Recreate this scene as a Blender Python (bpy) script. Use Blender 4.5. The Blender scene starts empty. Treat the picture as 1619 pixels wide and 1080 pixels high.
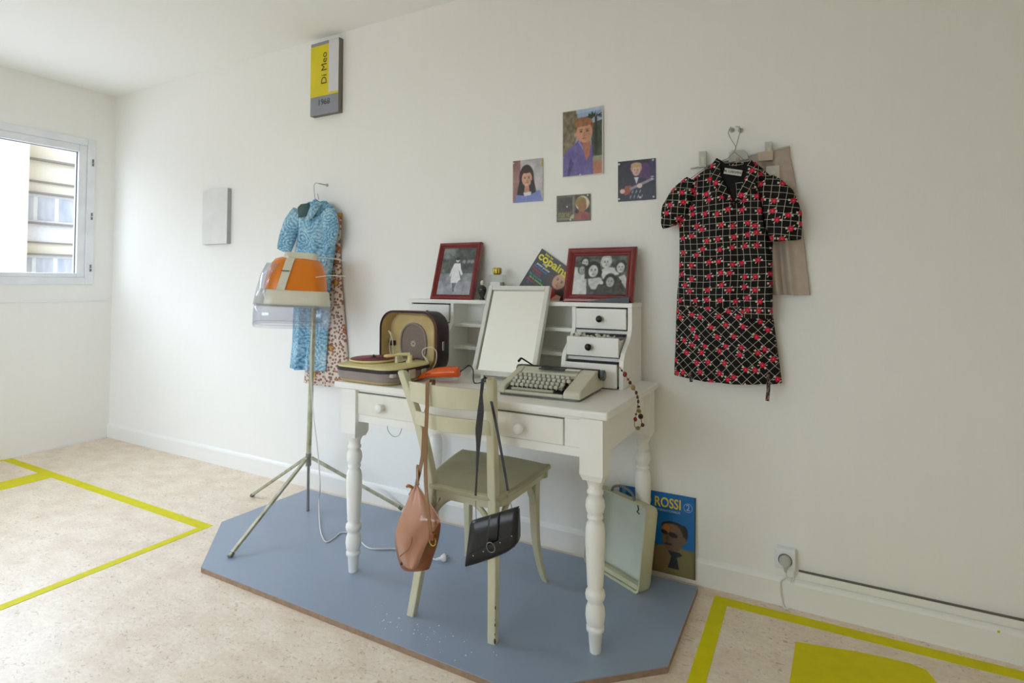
import bpy, math, random
import numpy as np
from mathutils import Vector, Matrix
random.seed(7); np.random.seed(7)
SC = bpy.context.scene
COL = SC.collection
PI = math.pi

# ------------------------------------------------------------------ camera
W, H = 1619, 1080
CX, CD, CZ = 4.7977, 2.3477, 1.19
FPX, YAW, PITCH, ROLL, SY = 887.70, 0.4974, 0.0281, 0.0037, -116.80
def _basis():
    cy, sy = math.cos(YAW), math.sin(YAW)
    f = Vector((-sy*math.cos(PITCH), cy*math.cos(PITCH), math.sin(PITCH)))
    r = Vector((cy, sy, 0)); u = r.cross(f)
    return math.cos(ROLL)*r+math.sin(ROLL)*u, -math.sin(ROLL)*r+math.cos(ROLL)*u, f
CR, CU, CF = _basis()
CO = Vector((CX, -CD, CZ))
cam_d = bpy.data.cameras.new('camera'); cam = bpy.data.objects.new('camera', cam_d); COL.objects.link(cam)
cam_d.sensor_width = 36; cam_d.lens = FPX*36/W; cam_d.shift_y = SY/W; cam_d.clip_start = 0.05; cam_d.clip_end = 200
cam.matrix_world = Matrix(((CR.x, CU.x, -CF.x, CO.x), (CR.y, CU.y, -CF.y, CO.y), (CR.z, CU.z, -CF.z, CO.z), (0, 0, 0, 1)))
SC.camera = cam
def _ray(px, py):
    return CF + CR*((px-W/2)/FPX) - CU*((py-H/2-SY)/FPX)
def at(px, py, y):            # the point of the plane y = const seen there
    d = _ray(px, py); return CO + d*((y-CO.y)/d.y)
def atz(px, py, z):
    d = _ray(px, py); return CO + d*((z-CO.z)/d.z)
def atx(px, py, x):
    d = _ray(px, py); return CO + d*((x-CO.x)/d.x)

# ------------------------------------------------------------------ world, sun, exposure
world = bpy.data.worlds.new('world'); SC.world = world; world.use_nodes = True
bg = world.node_tree.nodes['Background']; bg.inputs[0].default_value = (0.90, 0.94, 1.0, 1); bg.inputs[1].default_value = 1.15
SC.view_settings.view_transform = 'Standard'; SC.view_settings.look = 'None'
SC.view_settings.exposure = 0.06; SC.view_settings.gamma = 1.0; SC.view_settings.use_curve_mapping = False
def sun(name, direction, strength, angle, color):
    l = bpy.data.lights.new(name, 'SUN'); l.energy = strength; l.angle = math.radians(angle); l.color = (color[0]*0.91, color[1]*0.935, color[2]*1.06)
    o = bpy.data.objects.new(name, l); COL.objects.link(o)
    o.rotation_euler = Vector(direction).to_track_quat('-Z', 'Y').to_euler(); o.location = (-6, -2, 8); return o
# soft daylight from the cloudy sky and the bright street, through the left window; the rear suns are added fill
sun('low_sky_daylight', (0.85, 0.05, -0.30), 3.9, 60, (0.75, 0.80, 1.0))
sun('side_sky_daylight', (0.55, 0.55, -0.45), 0.7, 60, (1.0, 1.0, 0.95))
sun('high_sky_daylight', (0.70, -0.10, -0.65), 8.2, 60, (0.80, 0.95, 1.0))
sun('street_bounce_daylight', (0.85, 0.10, 0.42), 2.6, 90, (0.95, 0.93, 1.0))
sun('rear_sky_fill', (0.15, 0.80, -0.40), 3.4, 60, (0.86, 0.98, 1.0))
sun('rear_side_fill', (-0.45, 0.75, -0.40), 6.0, 60, (0.74, 0.85, 1.0))
sun('rear_ground_fill', (0.0, 0.80, 0.40), 1.15, 60, (1.0, 1.0, 0.93))
SC.cycles.max_bounces = 14; SC.cycles.diffuse_bounces = 10; SC.cycles.glossy_bounces = 4
SC.cycles.transmission_bounces = 8; SC.cycles.transparent_max_bounces = 16
SC.cycles.use_denoising = True; SC.cycles.sample_clamp_indirect = 8
SC.cycles.caustics_reflective = False; SC.cycles.caustics_refractive = False

# ------------------------------------------------------------------ materials
def lin(c):
    c = c/255.0
    return c/12.92 if c <= 0.04045 else ((c+0.055)/1.055)**2.4
def rgb(r, g, b): return (lin(r), lin(g), lin(b), 1)
def mat(name, c, rough=0.6, metal=0.0, c2=None, scale=8, bump=0, bscale=60, trans=0, stretch=None, thr=None, coat=0, spec=None):
    m = bpy.data.materials.new(name); m.use_nodes = True
    nt = m.node_tree; p = nt.nodes['Principled BSDF']
    p.inputs['Base Color'].default_value = rgb(*c); p.inputs['Roughness'].default_value = rough
    p.inputs['Metallic'].default_value = metal
    if coat: p.inputs['Coat Weight'].default_value = coat
    if spec is not None: p.inputs['Specular IOR Level'].default_value = spec
    if trans:
        p.inputs['Transmission Weight'].default_value = trans
    tc = nt.nodes.new('ShaderNodeTexCoord'); src = tc.outputs['Object']
    if stretch:
        mp = nt.nodes.new('ShaderNodeMapping'); mp.inputs['Scale'].default_value = stretch
        nt.links.new(src, mp.inputs[0]); src = mp.outputs[0]
    if c2 or True:
        n = nt.nodes.new('ShaderNodeTexNoise'); n.inputs['Scale'].default_value = scale; n.inputs['Detail'].default_value = 5
        nt.links.new(src, n.inputs['Vector'])
        r = nt.nodes.new('ShaderNodeValToRGB'); a, b = thr or (0.35, 0.68)
        r.color_ramp.elements[0].position = a; r.color_ramp.elements[1].position = b
        if not c2: c2 = tuple(max(0, v*0.96) for v in c)
        r.color_ramp.elements[0].color = rgb(*c); r.color_ramp.elements[1].color = rgb(*c2)
        nt.links.new(n.outputs['Fac'], r.inputs[0]); nt.links.new(r.outputs[0], p.inputs['Base Color'])
    if bump:
        n2 = nt.nodes.new('ShaderNodeTexNoise'); n2.inputs['Scale'].default_value = bscale
        nt.links.new(src, n2.inputs['Vector'])
        bp = nt.nodes.new('ShaderNodeBump'); bp.inputs['Strength'].default_value = bump; bp.inputs['Distance'].default_value = 0.01
        nt.links.new(n2.outputs['Fac'], bp.inputs['Height']); nt.links.new(bp.outputs[0], p.inputs['Normal'])
    return m
def N(nt, t, **kw):
    n = nt.nodes.new(t)
    for k, v in kw.items(): setattr(n, k, v)
    return n
def math_(nt, op, a, b=None, clamp=False):
    n = nt.nodes.new('ShaderNodeMath'); n.operation = op; n.use_clamp = clamp
    for i, v in enumerate((a, b)):
        if v is None: continue
        if isinstance(v, (int, float)): n.inputs[i].default_value = v
        else: nt.links.new(v, n.inputs[i])
    return n.outputs[0]
def mix_(nt, f, a, b):
    n = nt.nodes.new('ShaderNodeMix'); n.data_type = 'RGBA'
    if isinstance(f, (int, float)): n.inputs[0].default_value = f
    else: nt.links.new(f, n.inputs[0])
    for i, v in ((6, a), (7, b)):
        if isinstance(v, tuple): n.inputs[i].default_value = v
        else: nt.links.new(v, n.inputs[i])
    return n.outputs[2]

M = {}
M['wall'] = mat('wall_paint', (241, 240, 235), 0.75, c2=(240, 239, 234), scale=1.5, bump=0.08, bscale=22, stretch=(14, 14, 0.8))
M['ceiling'] = mat('ceiling_paint', (243, 244, 241), 0.8, c2=(243, 244, 241))
M['trim'] = mat('trim_paint', (238, 238, 234), 0.45, c2=(238, 238, 234))
M['pvc'] = mat('window_pvc', (236, 239, 242), 0.35)
M['dark'] = mat('dark_part_and_gap_shade', (40, 40, 40), 0.7)  # dark parts, and the shade coloured into the hutch drawer gaps
M['tape'] = mat('yellow_tape', (216, 206, 0), 0.6, c2=(208, 198, 0), scale=20, spec=0.2)
M['white'] = mat('white_furniture_paint', (242, 241, 236), 0.38, c2=(238, 237, 230), scale=7)
M['white_mid'] = mat('cream_drawer_paint', (240, 238, 228), 0.4)
M['blackknob'] = mat('black_knob', (30, 30, 32), 0.3)
M['platform'] = mat('platform_paint', (143, 157, 175), 0.30, c2=(140, 153, 171), scale=2, bump=0.0)
M['mdf'] = mat('platform_edge', (158, 132, 108), 0.8, c2=(140, 115, 92), scale=40)
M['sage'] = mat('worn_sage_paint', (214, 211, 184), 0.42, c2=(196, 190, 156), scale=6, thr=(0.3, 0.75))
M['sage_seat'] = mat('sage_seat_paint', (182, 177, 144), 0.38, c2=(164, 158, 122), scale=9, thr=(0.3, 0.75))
M['sagechip'] = mat('bare_wood_chip', (70, 62, 50), 0.8)
M['steel'] = mat('satin_steel', (150, 150, 146), 0.35, metal=0.85)
M['olddull'] = mat('old_painted_metal', (196, 194, 170), 0.4, metal=0.25, c2=(160, 156, 120), scale=25)
M['chrome'] = mat('chrome', (215, 215, 215), 0.15, metal=1.0)
M['orange'] = mat('orange_plastic', (228, 128, 6), 0.28, c2=(220, 120, 5), scale=3, coat=0.2)
M['orange2'] = mat('orange_red_plastic', (222, 92, 6), 0.3, c2=(214, 84, 5), scale=3, coat=0.2)
M['ivory'] = mat('ivory_plastic', (222, 218, 196), 0.35, coat=0.1)
M['cream'] = mat('cream_leatherette', (204, 184, 132), 0.55, c2=(186, 160, 104), scale=9)
M['creamplastic'] = mat('cream_plastic', (226, 214, 158), 0.35, c2=(214, 200, 140), scale=12)
M['mauve'] = mat('mauve_leatherette', (150, 138, 134), 0.5, c2=(138, 126, 122), scale=10)
M['maroonmat'] = mat('maroon_rubber', (122, 48, 52), 0.5)
M['brownblack'] = mat('dark_brown_leatherette', (44, 30, 34), 0.45)
M['grille'] = mat('speaker_cloth', (138, 122, 110), 0.8, c2=(122, 106, 96), scale=150)
M['blackplastic'] = mat('black_plastic', (32, 32, 34), 0.35)
M['greyplastic'] = mat('grey_plastic', (110, 112, 108), 0.4)
M['type'] = mat('typewriter_enamel', (210, 208, 188), 0.4, c2=(202, 199, 178), scale=9)
M['typedark'] = mat('typewriter_dark', (40, 38, 32), 0.5)
M['key'] = mat('typewriter_key', (190, 188, 168), 0.35)
M['case'] = mat('case_shell', (206, 203, 170), 0.4, c2=(196, 192, 156), scale=7)
M['casein'] = mat('case_inside', (206, 212, 196), 0.3)
M['redwood'] = mat('red_lacquer_frame', (132, 34, 36), 0.3, c2=(112, 26, 28), scale=12, coat=0.3)
M['paper'] = mat('paper_white', (226, 226, 222), 0.5)
M['grey_panel'] = mat('sign_grey', (142, 144, 152), 0.5)
M['sign_yellow'] = mat('sign_yellow', (222, 205, 0), 0.5)
M['sign_white'] = mat('sign_white', (214, 212, 218), 0.5)
M['signedge'] = mat('sign_edge', (118, 114, 104), 0.6)
M['ink'] = mat('sign_ink', (66, 62, 30), 0.6)
M['ink2'] = mat('sign_ink_grey', (70, 72, 80), 0.6)
M['brownbag'] = mat('tan_leather', (180, 130, 102), 0.30, c2=(162, 108, 78), scale=9, coat=0.4, bump=0.04, bscale=25)
M['brownbag2'] = mat('dark_tan_leather', (166, 102, 46), 0.35, c2=(110, 58, 24), scale=9)
M['strapbrown'] = mat('brown_strap', (136, 96, 56), 0.4)
M['blackbag'] = mat('black_leather', (28, 28, 30), 0.32, bump=0.05, bscale=60)
M['cable'] = mat('white_cable', (226, 224, 220), 0.45)
M['plugwhite'] = mat('white_plug', (232, 232, 230), 0.4)
M['gold'] = mat('gold_cap', (190, 168, 74), 0.25, metal=0.7)
M['darkglass'] = mat('dark_bottle_glass', (38, 34, 26), 0.12, coat=0.5)
M['crystal'] = mat('crystal_stopper', (220, 214, 200), 0.12)
M['bluealbum'] = mat('album_blue', (0, 108, 178), 0.35)
M['facade'] = mat('facade_cream', (240, 232, 212), 0.8, c2=(236, 228, 206), scale=0.5)
M['facade_white'] = mat('facade_white', (238, 238, 236), 0.8)
M['curtain'] = mat('curtain_glass', (176, 184, 194), 0.3, c2=(208, 208, 210), scale=1.6, thr=(0.35, 0.65), stretch=(1, 2, 0.5))
M['shutter'] = mat('ledge_grey', (150, 144, 136), 0.7)
M['beige'] = mat('beige_wool', (186, 172, 158), 0.85, c2=(176, 162, 148), scale=30)
M['labelcloth'] = mat('label_cloth', (206, 204, 196), 0.7)
M['clipbar'] = mat('grey_clip_plastic', (188, 190, 180), 0.35)
M['pin'] = mat('steel_pin', (210, 212, 210), 0.3, metal=0.3)
M['card'] = mat('pale_card', (196, 192, 180), 0.6)

def clear_mat(name, tint=(0.95, 0.96, 0.99, 1), base=0.12, rough=0.05):
    m = bpy.data.materials.new(name); m.use_nodes = True; nt = m.node_tree
    for n in list(nt.nodes): nt.nodes.remove(n)
    o = N(nt, 'ShaderNodeOutputMaterial'); t = N(nt, 'ShaderNodeBsdfTransparent'); t.inputs[0].default_value = tint
    g = N(nt, 'ShaderNodeBsdfGlossy'); g.inputs['Roughness'].default_value = rough
    fr = N(nt, 'ShaderNodeLayerWeight'); fr.inputs[0].default_value = 0.35
    mx = N(nt, 'ShaderNodeMixShader')
    f = math_(nt, 'ADD', math_(nt, 'MULTIPLY', math_(nt, 'POWER', fr.outputs['Facing'], 3.0), 0.5), base, True)
    nt.links.new(f, mx.inputs[0]); nt.links.new(t.outputs[0], mx.inputs[1]); nt.links.new(g.outputs[0], mx.inputs[2])
    nt.links.new(mx.outputs[0], o.inputs[0]); return m
M['glass'] = clear_mat('window_glass', (0.98, 0.99, 0.985, 1), 0.02, 0.01)
M['clear'] = clear_mat('clear_visor', (0.93, 0.94, 0.97, 1), 0.09, 0.12)
M['clearthin'] = clear_mat('clear_bottle', (0.88, 0.90, 0.88, 1), 0.10, 0.08)
def mirror_mat():
    m = bpy.data.materials.new('mirror_silver'); m.use_nodes = True; p = m.node_tree.nodes['Principled BSDF']
    p.inputs['Base Color'].default_value = (0.92, 0.95, 0.92, 1); p.inputs['Metallic'].default_value = 1; p.inputs['Roughness'].default_value = 0.02
    return m
M['mirror'] = mirror_mat()

def floor_mat():
    m = bpy.data.materials.new('marbled_floor'); m.use_nodes = True; nt = m.node_tree; p = nt.nodes['Principled BSDF']
    tc = N(nt, 'ShaderNodeTexCoord'); mp = N(nt, 'ShaderNodeMapping'); mp.inputs['Scale'].default_value = (1.0, 1.6, 1)
    nt.links.new(tc.outputs['Object'], mp.inputs[0])
    n1 = N(nt, 'ShaderNodeTexNoise'); n1.inputs['Scale'].default_value = 55; n1.inputs['Detail'].default_value = 4; n1.inputs['Distortion'].default_value = 0.8
    n2 = N(nt, 'ShaderNodeTexNoise'); n2.inputs['Scale'].default_value = 7; n2.inputs['Detail'].default_value = 5
    n3 = N(nt, 'ShaderNodeTexNoise'); n3.inputs['Scale'].default_value = 48; n3.inputs['Detail'].default_value = 3; n3.inputs['Distortion'].default_value = 1.5
    for n in (n1, n2, n3): nt.links.new(mp.outputs[0], n.inputs['Vector'])
    r1 = N(nt, 'ShaderNodeValToRGB'); r1.color_ramp.elements[0].position = 0.32; r1.color_ramp.elements[1].position = 0.66
    r1.color_ramp.elements[0].color = rgb(226, 208, 184); r1.color_ramp.elements[1].color = rgb(238, 226, 208)
    nt.links.new(n1.outputs[0], r1.inputs[0])
    f2 = N(nt, 'ShaderNodeMapRange'); f2.inputs[1].default_value = 0.40; f2.inputs[2].default_value = 0.72; nt.links.new(n2.outputs[0], f2.inputs[0])
    c = mix_(nt, math_(nt, 'MULTIPLY', f2.outputs[0], 0.45), r1.outputs[0], rgb(202, 176, 148))
    f3 = N(nt, 'ShaderNodeMapRange'); f3.inputs[1].default_value = 0.61; f3.inputs[2].default_value = 0.68; nt.links.new(n3.outputs[0], f3.inputs[0])
    c = mix_(nt, math_(nt, 'MULTIPLY', f3.outputs[0], 0.5), c, rgb(158, 124, 98))
    nt.links.new(c, p.inputs['Base Color']); p.inputs['Roughness'].default_value = 0.42
    return m
M['floor'] = floor_mat()

def attr_mat():
    m = bpy.data.materials.new('printed_picture'); m.use_nodes = True; nt = m.node_tree; p = nt.nodes['Principled BSDF']
    a = N(nt, 'ShaderNodeAttribute'); a.attribute_name = 'ink'; nt.links.new(a.outputs['Color'], p.inputs['Base Color'])
    p.inputs['Roughness'].default_value = 0.35; return m
M['print'] = attr_mat()

def check_flower(name, rot, p=0.0245):
    """black cotton with white window-pane lines and red blossoms with white buds"""
    m = bpy.data.materials.new(name); m.use_nodes = True; nt = m.node_tree; b = nt.nodes['Principled BSDF']
    uv = N(nt, 'ShaderNodeUVMap'); wn = N(nt, 'ShaderNodeTexNoise'); wn.inputs['Scale'].default_value = 5
    nt.links.new(uv.outputs[0], wn.inputs['Vector'])
    add = N(nt, 'ShaderNodeVectorMath', operation='MULTIPLY_ADD'); nt.links.new(wn.outputs['Color'], add.inputs[0])
    add.inputs[1].default_value = (0.022, 0.022, 0); nt.links.new(uv.outputs[0], add.inputs[2])
    mp = N(nt, 'ShaderNodeMapping'); mp.inputs['Rotation'].default_value = (0, 0, rot); nt.links.new(add.outputs[0], mp.inputs[0])
    sp = N(nt, 'ShaderNodeSeparateXYZ'); nt.links.new(mp.outputs[0], sp.inputs[0])
    def line(s):
        f = math_(nt, 'FRACT', math_(nt, 'DIVIDE', s, p)); d = math_(nt, 'ABSOLUTE', math_(nt, 'SUBTRACT', f, 0.5))
        return math_(nt, 'LESS_THAN', d, 0.030)
    grid = math_(nt, 'MAXIMUM', line(sp.outputs[0]), line(sp.outputs[1]))
    v = N(nt, 'ShaderNodeTexVoronoi'); v.voronoi_dimensions = '2D'; v.inputs['Scale'].default_value = 1/0.047; v.inputs['Randomness'].default_value = 0.62
    nt.links.new(mp.outputs[0], v.inputs['Vector'])
    # petals: offset from the cell point in polar form
    sc = N(nt, 'ShaderNodeVectorMath', operation='SCALE'); nt.links.new(mp.outputs[0], sc.inputs[0]); sc.inputs['Scale'].default_value = 1.0
    df = N(nt, 'ShaderNodeVectorMath', operation='SUBTRACT'); nt.links.new(mp.outputs[0], df.inputs[0]); nt.links.new(v.outputs['Position'], df.inputs[1])
    ds = N(nt, 'ShaderNodeSeparateXYZ'); nt.links.new(df.outputs[0], ds.inputs[0])
    ang = math_(nt, 'ARCTAN2', ds.outputs[1], ds.outputs[0])
    d = v.outputs['Distance']
    pet = math_(nt, 'MULTIPLY', math_(nt, 'COSINE', math_(nt, 'MULTIPLY', ang, 5)), 0.030)
    red = math_(nt, 'LESS_THAN', math_(nt, 'SUBTRACT', d, pet), 0.19)
    core = math_(nt, 'LESS_THAN', d, 0.035)
    bud = math_(nt, 'COSINE', math_(nt, 'MULTIPLY', ang, 6))
    side = math_(nt, 'GREATER_THAN', math_(nt, 'SINE', math_(nt, 'MULTIPLY', math_(nt, 'ADD', ang, 0.6), 2)), -0.1)
    ring = math_(nt, 'LESS_THAN', math_(nt, 'ABSOLUTE', math_(nt, 'SUBTRACT', d, 0.275)), 0.07)
    buds = math_(nt, 'MULTIPLY', math_(nt, 'MULTIPLY', ring, side), math_(nt, 'GREATER_THAN', bud, -0.05))
    c = mix_(nt, grid, rgb(24, 21, 21), rgb(186, 182, 166))
    c = mix_(nt, buds, c, rgb(200, 198, 186))
    c = mix_(nt, red, c, rgb(206, 40, 66))
    c = mix_(nt, core, c, rgb(226, 130, 140))
    nt.links.new(c, b.inputs['Base Color']); b.inputs['Roughness'].default_value = 0.8; b.inputs['Specular IOR Level'].default_value = 0.2
    return m
M['check'] = check_flower('check_flower_cotton', 0.0); M['checkd'] = check_flower('check_flower_cotton_bias', PI/4, 0.026)
M['checks'] = check_flower('check_flower_cotton_sleeve', 0.5)

def paisley():
    m = bpy.data.materials.new('blue_paisley'); m.use_nodes = True; nt = m.node_tree; b = nt.nodes['Principled BSDF']
    uv = N(nt, 'ShaderNodeUVMap')
    wn = N(nt, 'ShaderNodeTexNoise'); wn.inputs['Scale'].default_value = 7; nt.links.new(uv.outputs[0], wn.inputs['Vector'])
    add = N(nt, 'ShaderNodeVectorMath', operation='MULTIPLY_ADD'); nt.links.new(wn.outputs['Color'], add.inputs[0])
    add.inputs[1].default_value = (0.10, 0.10, 0); nt.links.new(uv.outputs[0], add.inputs[2])
    v = N(nt, 'ShaderNodeTexVoronoi'); v.voronoi_dimensions = '2D'; v.inputs['Scale'].default_value = 9; nt.links.new(add.outputs[0], v.inputs['Vector'])
    s = math_(nt, 'SINE', math_(nt, 'MULTIPLY', v.outputs['Distance'], 30))
    n2 = N(nt, 'ShaderNodeTexNoise'); n2.inputs['Scale'].default_value = 90; nt.links.new(uv.outputs[0], n2.inputs['Vector'])
    s2 = math_(nt, 'ADD', math_(nt, 'MULTIPLY', s, 0.11), n2.outputs[0])
    n3 = N(nt, 'ShaderNodeTexNoise'); n3.inputs['Scale'].default_value = 6; nt.links.new(uv.outputs[0], n3.inputs['Vector'])
    s2 = math_(nt, 'ADD', s2, math_(nt, 'MULTIPLY', math_(nt, 'SUBTRACT', n3.outputs[0], 0.5), 0.8))
    r = N(nt, 'ShaderNodeValToRGB'); e = r.color_ramp.elements
    e[0].position = 0.20; e[0].color = rgb(66, 120, 156); e[1].position = 0.82; e[1].color = rgb(202, 222, 230)
    k = e.new(0.42); k.color = rgb(116, 168, 194); k = e.new(0.60); k.color = rgb(160, 198, 216)
    nt.links.new(s2, r.inputs[0]); nt.links.new(r.outputs[0], b.inputs['Base Color']); b.inputs['Roughness'].default_value = 0.8
    return m
M['paisley'] = paisley()
def floral():
    m = bpy.data.materials.new('autumn_floral'); m.use_nodes = True; nt = m.node_tree; b = nt.nodes['Principled BSDF']
    uv = N(nt, 'ShaderNodeUVMap')
    v1 = N(nt, 'ShaderNodeTexVoronoi'); v1.voronoi_dimensions = '2D'; v1.inputs['Scale'].default_value = 52; nt.links.new(uv.outputs[0], v1.inputs['Vector'])
    v2 = N(nt, 'ShaderNodeTexVoronoi'); v2.voronoi_dimensions = '2D'; v2.inputs['Scale'].default_value = 8.0; v2.inputs['Randomness'].default_value = 0.9
    nt.links.new(uv.outputs[0], v2.inputs['Vector'])
    n = N(nt, 'ShaderNodeTexNoise'); n.inputs['Scale'].default_value = 70; nt.links.new(uv.outputs[0], n.inputs['Vector'])
    leaf = math_(nt, 'LESS_THAN', v1.outputs['Distance'], 0.36)
    rr = N(nt, 'ShaderNodeValToRGB'); e = rr.color_ramp.elements; e[0].color = rgb(132, 100, 92); e[1].color = rgb(186, 128, 108); nt.links.new(v1.outputs['Color'], rr.inputs[0])
    c = mix_(nt, leaf, rgb(224, 212, 198), rr.outputs[0])
    d2 = math_(nt, 'ADD', v2.outputs['Distance'], math_(nt, 'MULTIPLY', n.outputs[0], 0.30))
    rust = math_(nt, 'LESS_THAN', d2, 0.33); yel = math_(nt, 'LESS_THAN', math_(nt, 'ADD', d2, math_(nt, 'MULTIPLY', n.outputs[0], 0.2)), 0.36)
    c = mix_(nt, rust, c, rgb(164, 92, 62)); c = mix_(nt, yel, c, rgb(206, 160, 88))
    nt.links.new(c, b.inputs['Base Color']); b.inputs['Roughness'].default_value = 0.8
    return m
M['floral'] = floral()

# ------------------------------------------------------------------ object helpers
def tag(o, label=None, cat=None, group=None, kind=None):
    if label: o['label'] = label
    if cat: o['category'] = cat
    if group: o['group'] = group
    if kind: o['kind'] = kind
    return o
def thing(name, label, cat, loc=(0, 0, 0), rz=0, group=None, mtx=None):
    o = bpy.data.objects.new(name, None); COL.objects.link(o); o.empty_display_size = 0.05
    if mtx is not None: o.matrix_world = mtx
    else: o.location = loc; o.rotation_euler = (0, 0, rz)
    return tag(o, label, cat, group)

class MB:
    """collects shapes for one mesh"""
    def __init__(s): s.v = []; s.f = []; s.sm = []; s.uv = {}; s.off = Vector((0, 0, 0)); s.mi = []; s.cur = 0
    def _add(s, vs, fs, smooth=False, uvs=None):
        k = len(s.v); s.v += [tuple(v) for v in vs]
        for i, f in enumerate(fs):
            s.f.append(tuple(a+k for a in f)); s.sm.append(smooth); s.mi.append(s.cur)
            if uvs: s.uv[len(s.f)-1] = uvs[i]
        return s
    def box(s, a, b):
        x0, y0, z0 = a; x1, y1, z1 = b
        vs = [(x, y, z) for z in (z0, z1) for y in (y0, y1) for x in (x0, x1)]
        return s._add(vs, [(0, 2, 3, 1), (4, 5, 7, 6), (0, 1, 5, 4), (2, 6, 7, 3), (0, 4, 6, 2), (1, 3, 7, 5)])
    def prism(s, pts, a, b, axis='y'):
        """extrude a 2-D outline; axis y: pts are (x,z), axis x: (y,z), axis z: (x,y)"""
        n = len(pts)
        def mk(p, t):
            return {'y': (p[0], t, p[1]), 'x': (t, p[0], p[1]), 'z': (p[0], p[1], t)}[axis]
        vs = [mk(p, a) for p in pts]+[mk(p, b) for p in pts]
        fs = [tuple(range(n)), tuple(range(2*n-1, n-1, -1))]+[(i, i+n, (i+1) % n+n, (i+1) % n) for i in range(n)]
        return s._add(vs, fs)
    def lathe(s, prof, c=(0, 0), n=24, axis='z', cz=0):
        vs = []
        for (h, r) in prof:
            for k in range(n):
                t = 2*PI*k/n; a, b = r*math.cos(t), r*math.sin(t)
                if axis == 'z': vs.append((c[0]+a, c[1]+b, h))
                elif axis == 'y': vs.append((c[0]+a, h, c[1]+b))
                else: vs.append((h, c[0]+a, c[1]+b))
        m = len(prof)
        fs = [(i*n+k, i*n+(k+1) % n, (i+1)*n+(k+1) % n, (i+1)*n+k) for i in range(m-1) for k in range(n)]
        s._add(vs, fs, True)
        s._add([vs[k] for k in range(n)], [tuple(range(n-1, -1, -1))]); s._add([vs[(m-1)*n+k] for k in range(n)], [tuple(range(n))])
        return s
    def tube(s, pts, r, n=8, cap=True, flat=None, upv=None):
        """r: radius or list; flat: (a,b) scale of the section along side / normal"""
        P = [Vector(p) for p in pts]; m = len(P); R = r if isinstance(r, (list, tuple)) else [r]*m
        T = [(P[min(i+1, m-1)]-P[max(i-1, 0)]).normalized() for i in range(m)]
        up = Vector(upv) if upv else (Vector((0, 0, 1)) if abs(T[0].z) < 0.9 else Vector((0, 1, 0)))
        vs = []; nrm = (up-T[0]*up.dot(T[0])).normalized()
        for i in range(m):
            if upv: nrm = Vector(upv)
            nrm = (nrm-T[i]*nrm.dot(T[i])).normalized(); side = T[i].cross(nrm)
            fa, fb = flat or (1, 1)
            for k in range(n):
                t = 2*PI*(k+0.5)/n; vs.append(P[i]+side*(math.cos(t)*R[i]*fa)+nrm*(math.sin(t)*R[i]*fb))
        fs = [(i*n+k, (i+1)*n+k, (i+1)*n+(k+1) % n, i*n+(k+1) % n) for i in range(m-1) for k in range(n)]
        uvs = [[(k/n*0.3, i*0.02), (k/n*0.3, (i+1)*0.02), ((k+1)/n*0.3, (i+1)*0.02), ((k+1)/n*0.3, i*0.02)] for i in range(m-1) for k in range(n)]
        s._add(vs, fs, n > 4, uvs)
        if cap: s._add(vs[:n], [tuple(range(n))]); s._add(vs[-n:], [tuple(range(n-1, -1, -1))])
        return s
    def bar(s, p, q, w, d, upv=(0, 0, 1)):
        """rectangular bar; w across, d along upv"""
        P, Q = Vector(p), Vector(q); T = (Q-P).normalized(); u = Vector(upv); u = (u-T*u.dot(T)).normalized(); si = T.cross(u)
        vs = [A+si*a*w/2+u*b*d/2 for A in (P, Q) for a, b in ((-1, -1), (1, -1), (1, 1), (-1, 1))]
        return s._add(vs, [(0, 1, 2, 3), (7, 6, 5, 4), (0, 4, 5, 1), (1, 5, 6, 2), (2, 6, 7, 3), (3, 7, 4, 0)])
    def ball(s, c, r, n=12, sq=(1, 1, 1)):
        vs = [(c[0], c[1], c[2]+r*sq[2])]; m = n//2
        for i in range(1, m):
            a = PI*i/m
            for k in range(n):
                t = 2*PI*k/n; vs.append((c[0]+r*sq[0]*math.sin(a)*math.cos(t), c[1]+r*sq[1]*math.sin(a)*math.sin(t), c[2]+r*sq[2]*math.cos(a)))
        vs.append((c[0], c[1], c[2]-r*sq[2])); L = len(vs)-1
        fs = [(0, 1+k, 1+(k+1) % n) for k in range(n)]
        fs += [(1+i*n+k, 1+(i+1)*n+k, 1+(i+1)*n+(k+1) % n, 1+i*n+(k+1) % n) for i in range(m-2) for k in range(n)]
        fs += [(L, 1+(m-2)*n+(k+1) % n, 1+(m-2)*n+k) for k in range(n)]
        return s._add(vs, fs, True)
    def loft(s, rings, closed=True, cap=True, smooth=True, uv=None):
        n = len(rings[0]); vs = [p for r in rings for p in r]; kk = n if closed else n-1
        fs = []; uvs = []
        for i in range(len(rings)-1):
            for k in range(kk):
                idx = (i*n+k, i*n+(k+1) % n, (i+1)*n+(k+1) % n, (i+1)*n+k); fs.append(idx)
                if uv: uvs.append([uv(vs[j]) for j in idx])
        s._add(vs, fs, smooth, uvs if uv else None)
        if cap and closed: s._add(rings[0], [tuple(range(n-1, -1, -1))]); s._add(rings[-1], [tuple(range(n))])
        return s
    def build(s, name, m, parent=None, bevel=0, seg=2, solid=0, subsurf=0, auto=False):
        me = bpy.data.meshes.new(name); me.from_pydata(s.v, [], s.f)
        me.polygons.foreach_set('use_smooth', [bool(a) or bevel > 0 and False for a in s.sm])
        ms = m if isinstance(m, (list, tuple)) else [m]
        for k in ms: me.materials.append(k)
        me.polygons.foreach_set('material_index', s.mi)
        if s.uv:
            L = me.uv_layers.new(name='UVMap')
            for fi, us in s.uv.items():
                p = me.polygons[fi]
                for j, li in enumerate(p.loop_indices): L.data[li].uv = us[j]
        me.update()
        o = bpy.data.objects.new(name, me); COL.objects.link(o)
        if parent: o.parent = parent
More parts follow.
